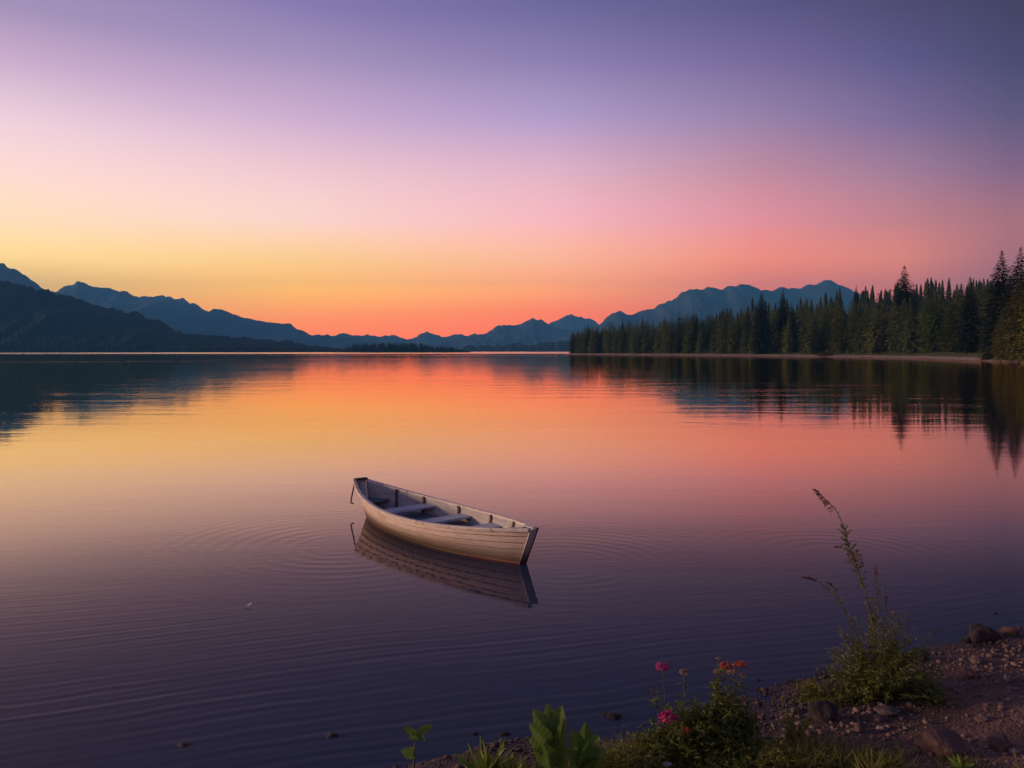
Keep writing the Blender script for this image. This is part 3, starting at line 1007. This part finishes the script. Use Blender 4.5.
# dark edge strip down the far side of the transom and dark cap on the bow
mb = MB()
mb.tube([hull(1, q, 1) + np.array([.012, .004, 0]) for q in np.linspace(-.03, QB, 12)], .011, .009, 6)
mb.obj('edge_strip', M_DARKTRIM, boat, True)
p = hull(0, 0, 1)
mb = MB()
mb.box((p[0] + .012, 0, p[2] + .020), (.034, 0, 0), (0, .088, 0), (0, 0, .013))
mb.obj('bow_cap', M_DARKTRIM, boat)
mb = MB()
mb.box((p[0] + .09, 0, p[2] - .15), (.022, 0, .0), (0, .03, 0), (-.02, 0, .13))
mb.obj('bow_post', M_THWART, boat)
# benches
def board(name, t0, t1, z, mat, thick=.024):
    V = []
    tt = np.linspace(t0, t1, 5)
    for t_ in tt:
        zz = z
        x = (t_ - .5) * BL
        w = inner_at(x, zz - thick) + .002
        V += [(x, -w, zz), (x, w, zz), (x, w, zz - thick), (x, -w, zz - thick)]
    Fc = [[3, 2, 1, 0], [16, 17, 18, 19]]
    for i in range(4):
        for j in range(4):
            Fc.append([i * 4 + j, i * 4 + (j + 1) % 4, (i + 1) * 4 + (j + 1) % 4, (i + 1) * 4 + j])
    mb = MB(); mb.add(V, Fc)
    return mb.obj(name, mat, boat)
for t0 in (.275, .475, .675):
    board('bench', t0, t0 + .06, bern(BZ, t0) - .085, M_THWART)
board('bow_seat', .045, .125, .25, M_FLOOR)
# ribs
for t_ in (.14, .272, .462, .665, .83):
    for side in (-1, 1):
        mb = MB()
        pts = [hull(t_, q, side, -.026) for q in np.linspace(.0, .6, 8)]
        for a, b in zip(pts[:-1], pts[1:]):
            mb.box((a + b) / 2, (.015, 0, 0), (0, .012, 0), (b - a) / 2 * 1.02)
        mb.obj('rib', M_RIB, boat)
# quarter knees
for side in (-1, 1):
    mb = MB()
    a, b = hull(.93, 0, side, -.03), hull(.995, 0, side, -.01)
    mb.box((a + b) / 2 + np.array([0, -side * .012, .006]), (b - a) / 2, (0, .016, 0), (0, 0, .012))
    mb.obj('quarter_knee', M_INSIDE, boat)
mb = MB()
mb.box(((.945 - .5) * BL, 0, bern(BZ, .945) - .012), (.02, 0, 0), (0, inner_y(.945, bern(BZ, .945) - .03), 0), (0, 0, .012))
mb.obj('stern_brace', M_RIB, boat)

# mooring rope dangling from the bow
M_ROPE = simple('hemp rope', (.10, .075, .06), .9, .4, 60)
rp = [at_d(355.5, 481, 10.76), at_d(354.2, 484, 10.79), at_d(353.4, 489, 10.8), at_d(352.2, 494, 10.8), at_d(351.3, 499, 10.8), at_d(350.8, 502.5, 10.8), at_d(352.0, 503.6, 10.81), at_d(353.6, 503.3, 10.81)]
mb = MB(); mb.tube(rp, .010, .010, 6)
rope = mb.obj('mooring_rope', M_ROPE, None, True)
tag(rope, 'short brown rope end dangling from the far bow of the boat', 'rope')

# ------------------------------------------------------------------ rocks
def rock_mat(name, c1, c2):
    t = NT(name)
    O = t.O()
    a, b = t.noise(O, 2.6, 6, .6), t.noise(O, 22, 4, .6)
    col = t.mix(t.rng(a, .3, .7), c1, c2)
    col = t.mix(t.m('MULTIPLY', t.rng(b, .55, .72), .5), col, tuple(v * 1.6 for v in c2))
    col = t.mix(t.rng(t.sep(t.P())[2], .05, .01, 0, .7), col, tuple(v * .35 for v in c1))
    t.bump(t.m('ADD', a, t.m('MULTIPLY', b, .25)), .05)
    return t.set(Base_Color=col, Roughness=.82, Specular_IOR_Level=.3)
M_RK = {'red': rock_mat('reddish stone', (.085, .046, .040), (.14, .080, .068)), 'dark': rock_mat('dark stone', (.022, .017, .018), (.045, .033, .033)),
        'grey': rock_mat('grey brown stone', (.08, .057, .054), (.135, .10, .094)), 'moss': rock_mat('mossy stone', (.024, .026, .015), (.045, .042, .026))}
ROCKS = [  # x, y of the foot, width, height (photo pixels), kind, label
    (1014, 635, 27, 20, 'red', 'rounded brown rock at the water edge by the right edge of the photo'),
    (990, 643, 40, 20, 'dark', 'broad dark rock at the waterline left of the rounded brown rock'),
    (969, 644, 18, 11, 'dark', 'small dark rock at the waterline, last of the row of three'),
    (921, 662, 22, 14, 'moss', 'mossy dark rock right behind the tall seeding plant'),
    (827, 722, 33, 22, 'dark', 'dark rounded rock on gravel left below the tall seeding plant'),
    (948, 757, 52, 30, 'red', 'largest reddish boulder on the gravel, low in the right corner'),
    (1006, 751, 27, 19, 'red', 'reddish rock right of the largest reddish boulder'),
    (917, 754, 14, 11, 'grey', 'grey brown stone touching the left side of the largest boulder'),
    (970, 678, 22, 10, 'red', 'flat reddish rock on the lit gravel right of the tall plant'),
    (979, 664, 18, 7, 'grey', 'flat grey stone on the gravel below the broad dark rock'),
    (890, 716, 30, 7, 'grey', 'pale flat stone on the gravel below the tall plant'),
    (824, 678, 16, 8, 'dark', 'dark stone at the waterline left of the tall plant'),
    (797, 686, 20, 6, 'dark', 'low dark stone at the waterline between flowers and tall plant'),
    (762, 692, 14, 6, 'dark', 'dark stone at the waterline right of the orange flowers'),
    (613, 719, 24, 8, 'dark', 'flat dark rock at the waterline above the broad leaves'),
    (504, 736, 14, 5, 'dark', 'small dark stone in the shallows above the spiky leaf clump'),
    (474, 735, 8, 5, 'dark', 'tiny dark stone in the shallows near the small leafy sprig'),
    (330, 738, 15, 7, 'grey', 'pale stone breaking the water left of the shore'),
    (182, 747, 14, 5, 'grey', 'flat pale stone in the water, farthest left of all'),
    (996, 614, 7, 3, 'dark', 'tiny dark stone in the water beyond the rounded brown rock'),
    (758, 681, 6, 3, 'dark', 'speck-sized dark stone in the water right of the orange flowers'),
    (860, 733, 14, 8, 'red', 'small reddish stone between dark rock and largest boulder'),
    (985, 722, 16, 8, 'grey', 'small grey stone on the shaded gravel above the boulder'),
]
for i, (px, py, w, h, kd, lab) in enumerate(ROCKS):
    g = gpt(px, py)
    water_ = g[2] < .01
    if water_:
        g = at_z(px, py, 0.0)
    s = g[1] / F_PX
    V, Fc = rock_shape(300 + i, 3, .55, .8)
    V = V / np.abs(V).max(0)
    V = V * np.array([w * s * .5, w * s * .42, h * s * .62])
    o = mesh_obj('rock', V, Fc, M_RK[kd], smooth=True)
    o.location = (g[0], g[1] + w * s * .3, g[2] + h * s * (.14 if not water_ else -.18))
    tag(o, lab, 'rock', 'rocks along the shore')

# ------------------------------------------------------------------ plants of the near shore
def leaf_mat(name, c1, c2, sc=12):
    t = NT(name)
    n = t.noise(t.O(), sc, 4, .6)
    a = t.n('ShaderNodeNewGeometry').outputs['Random Per Island']
    col = t.mix(t.rng(n, .3, .7), c1, c2)
    hsv = t.n('ShaderNodeHueSaturation')
    t.put(hsv.inputs['Value'], t.rng(a, 0, 1, .6, 1.4, False))
    t.put(hsv.inputs['Hue'], t.rng(t.m('FRACT', t.m('MULTIPLY', a, 5.7)), 0, 1, .475, .515, False))
    t.L(col, hsv.inputs['Color'])
    t.set(Base_Color=hsv.outputs[0], Roughness=.6, Specular_IOR_Level=.3)
    return through(t, hsv.outputs[0], .4)
M_FEATHER = leaf_mat('feathery green', (.08, .12, .024), (.17, .21, .045))
M_OLIVE = leaf_mat('olive green', (.14, .155, .026), (.24, .245, .05))
M_BROAD = leaf_mat('broad leaf green', (.09, .18, .03), (.16, .27, .05), 6)
M_BRIGHT = leaf_mat('bright blade green', (.13, .21, .03), (.24, .32, .06), 6)
M_STEM = simple('plant stem', (.075, .075, .035), .7, .3, 30)
M_BUD = leaf_mat('dusty rose buds', (.13, .065, .065), (.26, .14, .13), 40)
M_PINK = leaf_mat('pink petals', (.50, .035, .16), (.72, .09, .26), 40)
M_CORAL = leaf_mat('orange petals', (.42, .10, .05), (.60, .20, .10), 40)
M_CREAMP = leaf_mat('faded cream petals', (.38, .25, .15), (.50, .36, .24), 40)
M_WHITE = leaf_mat('white petals', (.6, .55, .55), (.75, .72, .72), 40)
def smooth_path(pts, n=14):
    pts = np.asarray(pts, float)
    q = np.linspace(0, len(pts) - 1, n)
    out_ = np.stack([np.interp(q, np.arange(len(pts)), pts[:, i]) for i in range(3)], 1)
    for _ in range(2):
        out_[1:-1] = (out_[:-2] + 2 * out_[1:-1] + out_[2:]) / 4
    return out_
def rnd_dir(zlo=-.3, zhi=1.0):
    a = random.uniform(0, 2 * pi)
    z = random.uniform(zlo, zhi)
    r = math.sqrt(max(0, 1 - z * z))
    return np.array([r * cos(a), r * sin(a), z])
def frond_bush(mb, mk, centre, n, spread, height, leaf, lw, leaves=24, up=1.0, droop=.25, hvar=.5):
    """thin stems leaning out of one root, each with many narrow leaves; stems in slot 1"""
    c0 = np.asarray(centre, float)
    for i in range(n):
        a = random.uniform(0, 2 * pi)
        rr = math.sqrt(random.random())
        o = np.array([cos(a), sin(a), 0]) * spread * rr
        h = height * random.uniform(1 - hvar, 1.0) * (1 - .35 * rr)
        p0 = c0 + o * .35 + np.array([0, 0, -.01])
        pts = [p0]
        for s in np.linspace(.2, 1, 6):
            pts.append(p0 + o * (.75 * s ** 1.4) * up + np.array([0, 0, h * s - droop * h * s ** 3 * rr]) + np.array([random.gauss(0, .008), random.gauss(0, .008), 0]))
        pts = np.array(pts)
        mb.tube(pts, .0026, .0010, 3, 1, False)
        for k_ in range(leaves):
            s = .12 + .88 * (k_ + random.random()) / leaves
            q = s * (len(pts) - 1)
            j = min(int(q), len(pts) - 2)
            p = pts[j] + (pts[j + 1] - pts[j]) * (q - j)
            d = rnd_dir(-.25, .8)
            mb.blade(p, d, rnd_dir(.3, 1), leaf * random.uniform(.5, 1.15) * (1.15 - .4 * s), lw * random.uniform(.6, 1.2), random.uniform(.05, .5), 2, 0)
def seed_spike(mb, pts, r, n, b=.012):
    pts = smooth_path(pts, 12)
    for i in range(n):
        s = random.random()
        q = s * (len(pts) - 1)
        j = min(int(q), len(pts) - 2)
        p = pts[j] + (pts[j + 1] - pts[j]) * (q - j)
        rr = r * 1.15 * (1 - .65 * s) * random.uniform(.2, 1.0)
        d = rnd_dir(-1, 1)
        p = p + d * rr
        mb.blade(p, rnd_dir(-.2, 1), rnd_dir(), b * random.uniform(.7, 1.6), b * .75, .1, 2, 0)
def world_to(base, P):
    return np.asarray(P, float) - np.asarray(base, float)
# --- the tall seeding plant
TB = gpt(880, 694)
plant = empty('wild_plant', TB)
tag(plant, 'tallest plant, arching seed spikes over a feathery green base on the gravel', 'plant')
TD = TB[1]
def tp(x, y, dd=0.0):
    return world_to(TB, at_d(x, y, TD + dd))
stems = {
    'a': [(882, 690, 0), (877, 640, -.05), (869, 604, -.1), (859, 572, -.1), (849, 548, -.08), (844, 526, -.05), (838, 512, 0), (828, 501, .05), (814, 490, .1)],
    'b': [(872, 690, 0), (862, 652, .05), (852, 622, .1), (840, 602, .15), (827, 587, .2), (814, 579, .2), (803, 578, .2)],
    'c': [(885, 690, 0), (882, 645, .1), (878, 605, .15), (877, 585, .15), (875, 567, .15)],
    'd': [(860, 655, .05), (848, 618, 0), (836, 592, -.05), (830, 583, -.05)],
    'e': [(887, 680, 0), (887, 640, -.1), (886, 599, -.1)],
    'f': [(893, 680, 0), (896, 640, .05), (894, 614, .1)],
    'g': [(897, 680, .05), (905, 645, .1), (906, 612, .15)],
    'h': [(900, 680, 0), (914, 652, -.05), (928, 638, -.1), (943, 627, -.1)],
    'i': [(905, 684, 0), (922, 655, .1), (934, 640, .15)],
}
for key, pp in stems.items():
    mb = MB()
    path = smooth_path([tp(*q) for q in pp], 18)
    mb.tube(path, .0055 if key in 'a' else .0038, .0018, 5)
    st = mb.obj('stem', M_STEM, plant, True)
mb = MB()
def along(pp, s0, s1, n, leaf, lw):
    path = smooth_path([tp(*q) for q in pp], 18)
    for i in range(n):
        s = s0 + (s1 - s0) * (i + random.random()) / n
        q = s * 17
        j = min(int(q), 16)
        p = path[j] + (path[j + 1] - path[j]) * (q - j)
        t_ = path[j + 1] - path[j]
        t_ /= np.linalg.norm(t_)
        d = rnd_dir(-.3, .5) + t_ * .7
        mb.blade(p, d, rnd_dir(.2, 1), leaf * random.uniform(.5, 1.2), lw * random.uniform(.7, 1.2), .2, 3, 0)
along(stems['a'], .15, .62, 110, .06, .009)
along(stems['a'], .62, .9, 9, .04, .006)
along(stems['b'], .1, .7, 46, .035, .006)
along(stems['c'], .1, .8, 40, .03, .006)
for key in 'defghi':
    along(stems[key], .1, .95, 30, .03, .006)
frond_bush(mb, None, (0, 0, 0), 140, .36, .48, .048, .008, 26)
frond_bush(mb, None, (0.02, 0.05, 0), 80, .26, .78, .045, .007, 26)
frond_bush(mb, None, (-.16, -.03, 0), 50, .20, .26, .04, .006, 18)
frond_bush(mb, None, (.24, 0, 0), 30, .18, .2, .035, .006, 16)
mb.obj('foliage', None, plant, False, [M_FEATHER, M_STEM])
for pp, r, n in (([(830, 510, .04), (823, 500, .06), (814, 490, .1)], .022, 130), ([(862, 574, -.08), (855, 561, -.08), (848, 551, -.06)], .035, 110),
                 ([(853, 556, -.06), (845, 548, -.04), (834, 547, 0)], .020, 70), ([(863, 567, -.12), (860, 558, -.14), (857, 551, -.16)], .018, 70),
                 ([(816, 581, .2), (808, 578, .2), (802, 578, .2)], .012, 60), ([(877, 580, .15), (876, 573, .15), (875, 566, .15)], .013, 50),
                 ([(836, 592, -.05), (832, 586, -.05), (829, 582, -.05)], .014, 40), ([(886, 603, -.1), (886, 597, -.1)], .010, 22), ([(894, 617, .1), (894, 612, .1)], .010, 20),
                 ([(906, 615, .15), (907, 610, .15)], .011, 20)):
    mb = MB()
    seed_spike(mb, [tp(*q) for q in pp], r, n)
    mb.obj('seed_spike', M_BUD, plant)
# --- flower heads
def bloom(name, c, r, mat, parent, n=60, squash=.6, core=None):
    mb = MB()
    c = np.asarray(c, float)
    for i in range(n):
        d = rnd_dir(-.15, 1)
        p = c + d * np.array([r, r, r * squash]) * random.uniform(.55, 1)
        for k_ in range(4):
            e = rnd_dir(-.4, 1) + d * .5
            mb.blade(p, e, d, r * random.uniform(.28, .5), r * .22, .2, 2, 0)
    return mb.obj(name, mat, parent)
def flower_plant(px, py, label, blooms, bush, group=None):
    B = gpt(px, py)
    e = empty('flower', B)
    tag(e, label, 'flower', group)
    D = B[1]
    L_ = lambda x, y, dd=0: world_to(B, at_d(x, y, D + dd))
    mbf = MB()
    for (bx, by, dd, r, mat, via) in blooms:
        top = L_(bx, by, dd)
        root = np.array([random.uniform(-.04, .04), random.uniform(-.03, .03), 0])
        mid = L_(*via, dd * .5)
        path = smooth_path([root, mid, top], 10)
        mb = MB(); mb.tube(path, .0034, .002, 5); mb.obj('stem', M_STEM, e, True)
        bloom('bloom', top, r, mat, e, 46 if r > .02 else 22)
        for i in range(26):
            s = random.uniform(.15, .92)
            q = s * 9
            j = min(int(q), 8)
            p = path[j] + (path[j + 1] - path[j]) * (q - j)
            mbf.blade(p, rnd_dir(-.1, .9), rnd_dir(.3, 1), random.uniform(.03, .06), .010, .3, 3, 0)
    for (cx, cy, n, spread, height, leaf, lw, lv) in bush:
        c = L_(cx, cy); c[2] = 0
        frond_bush(mbf, None, c, n, spread, height, leaf, lw, lv)
    mbf.obj('foliage', None, e, False, [M_FEATHER, M_STEM])
    return e
flower_plant(722, 752, 'bushy flower with faded orange heads, right of the pink ones', [
    (740, 666, .02, .036, M_CORAL, (733, 705)), (725, 667, -.03, .034, M_CORAL, (722, 705)), (732, 672, -.06, .030, M_CREAMP, (728, 710)), (717, 673, 0, .022, M_CREAMP, (716, 705)),
    (743, 676, .05, .020, M_CREAMP, (738, 705)), (718, 659, .06, .014, M_CREAMP, (718, 700)), (714, 680, -.05, .012, M_OLIVE, (714, 705))],
    [(722, 752, 100, .17, .47, .05, .012, 32), (712, 752, 60, .22, .30, .05, .012, 26), (735, 752, 50, .14, .42, .045, .011, 28)])
flower_plant(678, 757, 'leafy flower with two bright pink heads', [
    (662, 668, .0, .036, M_PINK, (667, 715)), (668, 719, -.10, .048, M_PINK, (672, 740)), (684, 673, .03, .024, M_CREAMP, (684, 715)), (687, 731, -.1, .026, M_CORAL, (685, 745)),
    (652, 690, .05, .013, M_BUD, (660, 720))],
    [(678, 755, 60, .19, .34, .05, .012, 24), (690, 755, 60, .17, .44, .045, .011, 26), (660, 757, 44, .17, .2, .045, .011, 20)])
# white blossom low at the bottom edge
flower_plant(666, 775, 'single small white blossom low at the bottom edge below the pink flowers', [(667, 765, 0, .022, M_WHITE, (667, 771))], [(667, 775, 10, .06, .08, .04, .01, 10)])
# --- broad leaves
def broad_plant(px, py, label, leaves, mat, name='leafy_plant', fold=.18, stem_to=None):
    B = gpt(px, py)
    e = empty(name, B)
    tag(e, label, 'plant')
    D = B[1]
    L_ = lambda x, y, dd=0: world_to(B, at_d(x, y, D + dd))
    if stem_to:
        mb = MB(); mb.tube(smooth_path([(0, 0, -.02)] + [L_(*q) for q in stem_to], 8), .006, .003, 6); mb.obj('stem', M_STEM, e, True)
    for (bx, by, tx, ty, dd0, dd1, w) in leaves:
        a, b = L_(bx, by, dd0), L_(tx, ty, dd1)
        mb = MB()
        L = np.linalg.norm(b - a)
        upv = np.array([random.uniform(-.5, .5), -1.0, .55])
        mb.blade(a, b - a + np.array([0, 0, .12 * L]), upv, L, w * 1.22, .14, 15, 0, 'leaf', fold, .022 if w > .05 else 0)
        mb.obj('leaf', mat, e, w <= .05)
    return e
broad_plant(556, 782, 'upright plant with broad ribbed green leaves at the bottom edge', [
    (552, 742, 533, 711, .0, .02, .075), (553, 738, 547, 705, .02, .05, .06), (555, 738, 561, 706, .0, .03, .065), (553, 748, 530, 727, -.03, -.08, .07), (553, 754, 529, 741, -.02, -.06, .07),
    (555, 762, 534, 754, -.04, -.1, .07), (556, 752, 566, 722, -.02, -.06, .055), (556, 770, 545, 748, -.06, -.12, .08), (557, 772, 566, 748, -.05, -.1, .07)], M_BROAD, stem_to=[(555, 765), (554, 738)])
broad_plant(586, 784, 'lower broad leaved plant right of the upright one', [
    (582, 758, 588, 724, .02, .05, .075), (580, 758, 573, 731, 0, .0, .07), (583, 760, 599, 737, -.02, -.03, .07), (584, 768, 606, 752, -.04, -.08, .075), (582, 770, 570, 752, -.05, -.1, .07), (583, 772, 591, 745, -.05, -.1, .075),
    (584, 778, 600, 764, -.06, -.12, .07)], M_BROAD, stem_to=[(584, 772), (582, 756)])
broad_plant(414, 772, 'small lone sprig with a flat pair of leaves at the waterline', [
    (416, 734, 403, 729, 0, -.02, .03), (416, 734, 433, 727, 0, .02, .035), (416, 736, 424, 741, 0, -.05, .03), (416, 735, 410, 740, 0, -.05, .028), (415, 756, 401, 752, 0, -.03, .045), (415, 756, 408, 748, 0, .03, .035)], M_BROAD, stem_to=[(414, 757), (416, 735)])
def spiky(px, py, label, w_px, h_px, n, mat, lw=.02):
    B = gpt(px, py)
    e = empty('grass_clump', B)
    tag(e, label, 'plant')
    s = B[1] / F_PX
    mb = MB()
    for i in range(n):
        d = rnd_dir(.35, 1)
        d = d * np.array([w_px / h_px, w_px / h_px, 1.0])
        L = h_px * s * random.uniform(.7, 1.1)
        o = rnd_dir(0, .1) * np.array([1, 1, 0]) * w_px * s * .18 * random.random()
        mb.blade(o, d, rnd_dir(.3, 1), L, lw * random.uniform(.7, 1.2), random.uniform(.1, .45), 6, 0, 'leaf', .12)
    mb.obj('blades', mat, e, True)
    return e
spiky(488, 782, 'clump of bright yellow-green pointed leaves left of the broad leaves', 34, 40, 70, M_BRIGHT, .022)
spiky(510, 786, 'second smaller clump of pointed leaves tucked against the broad leaves', 22, 30, 34, M_BRIGHT, .02)
spiky(962, 772, 'tiny bright leaf rosette below the largest reddish boulder', 11, 18, 26, M_BRIGHT, .016)
spiky(872, 784, 'low bright tuft at the bottom edge left of the boulder', 30, 36, 60, M_OLIVE, .009)
# --- low weeds
def weed(px, py, label, n, spread, h, mat=M_OLIVE, leaf=.035, lw=.007, lv=16):
    B = gpt(px, py)
    e = empty('weed', B)
    tag(e, label, 'plant')
    mb = MB()
    frond_bush(mb, None, (0, 0, 0), n, spread, h, leaf, lw, lv)
    mb.obj('foliage', None, e, False, [mat, M_STEM])
weed(818, 700, 'low yellow-green weed at the left foot of the tall plant', 60, .16, .16)
weed(795, 745, 'slender upright weed on gravel between dark rock and orange flowers', 26, .10, .30, M_OLIVE, .035, .007, 20)
weed(792, 776, 'low bright weed at the bottom edge under the slender upright weed', 90, .22, .22, M_OLIVE, .05, .008, 18)
weed(925, 696, 'dark low weed spreading right of the tall plant', 50, .2, .10, M_FEATHER)
weed(865, 702, 'pale leafy weed in front of the tall plant', 20, .08, .14, M_BRIGHT, .03, .012, 12)
weed(622, 778, 'olive weed between the broad leaves and the pink flowers', 90, .22, .22, M_OLIVE, .05, .007, 18)
weed(645, 760, 'yellowish weed at the foot of the pink flowers', 60, .16, .17, M_OLIVE, .045, .007, 16)
weed(735, 780, 'dark weed under the orange flowers at the bottom edge', 50, .2, .12, M_FEATHER)
# grass thinly scattered on the bank
mb = MB()
for (cx, cy, n, sx_, sy_, h) in ((640, 765, 420, 45, 12, .10), (795, 765, 480, 40, 12, .12), (870, 766, 260, 34, 8, .08), (825, 700, 160, 26, 6, .07), (905, 694, 140, 40, 6, .05), (700, 764, 300, 40, 10, .09), (550, 776, 200, 60, 8, .08), (965, 768, 90, 40, 4, .05)):
    for i in range(n * 2):
        g = gpt(cx + random.gauss(0, sx_ * .6), cy + random.gauss(0, sy_ * .6)) if i % 6 == 0 else g + np.array([random.gauss(0, .03), random.gauss(0, .03), 0])
        z = float(ground_z(g[0], g[1]))
        mb.blade((g[0], g[1], z - .005), rnd_dir(.5, 1), rnd_dir(.2, 1), 1.4 * h * random.uniform(.5, 1.2), .0045, random.uniform(.1, .6), 3, 0, 'grass')
struct(mb.obj('grass', M_OLIVE), 'stuff')
# --- small things
fp = at_z(249, 607, .004)
fe = empty('feather', fp)
tag(fe, 'tiny white feather floating on the lake left of the boat', 'feather')
mb = MB()
mb.blade((-.03, 0, .006), (1, .35, .25), (-.3, -.6, 1), .06, .026, -.25, 6, 0, 'leaf', .2)
mb.obj('vane', M_WHITE, fe, True)
mb = MB(); mb.tube([(-.04, -.005, .003), (-.03, 0, .004), (.0, .01, .009)], .002, .001, 4); mb.obj('quill', M_WHITE, fe, True)
# far bank: a low shrub and a few stones
for px, wpx, dist_, lab in ((826, 22, 338, 'low brown shrub at the water edge in front of the wood'),):
    p = at_d(px, 351, dist_)
    u_, best = 0, 1e9
    for u in np.linspace(60, 640, 400):
        q = pen_pt(u, 3)
        az = abs(q[0] / q[1] - (px - 512) / F_PX)
        if az < best:
            best, B = az, q
    e = empty('shrub', B)
    tag(e, lab, 'shrub')
    mb = MB()
    for i in range(900):
        d = rnd_dir(0, 1)
        p = d * np.array([3.6, 2.5, 1.9]) * random.uniform(.4, 1) * (1 + .3 * sin(d[0] * 5))
        mb.blade(p, rnd_dir(), rnd_dir(), .45, .28, .2, 2, 0)
    mb.obj('foliage', simple('dry twigs', (.055, .048, .03), .9, .4, 2), e)
for i, (px, w, h, lab) in enumerate(((985, 2.6, .8, 'reddish boulder at the far beach, leftmost of three near the right edge'), (998, 1.6, .6, 'middle boulder of three on the far beach near the right edge'),
                                  (1012, 2.0, .7, 'boulder at the far beach, rightmost of three near the right edge'))):
    best = 1e9
    for u in np.linspace(90, 300, 300):
        q = pen_pt(u, 2.5)
        az = abs(q[0] / q[1] - (px - 512) / F_PX)
        if az < best:
            best, B = az, q
    V, Fc = rock_shape(500 + i, 3, .3, .7)
    o = mesh_obj('rock', V * np.array([w / 2, w / 2.4, h]), Fc, M_RK['red'], smooth=True)
    o.location = (B[0], B[1], B[2] + h * .3)
    tag(o, lab, 'rock', 'boulders on the far beach')
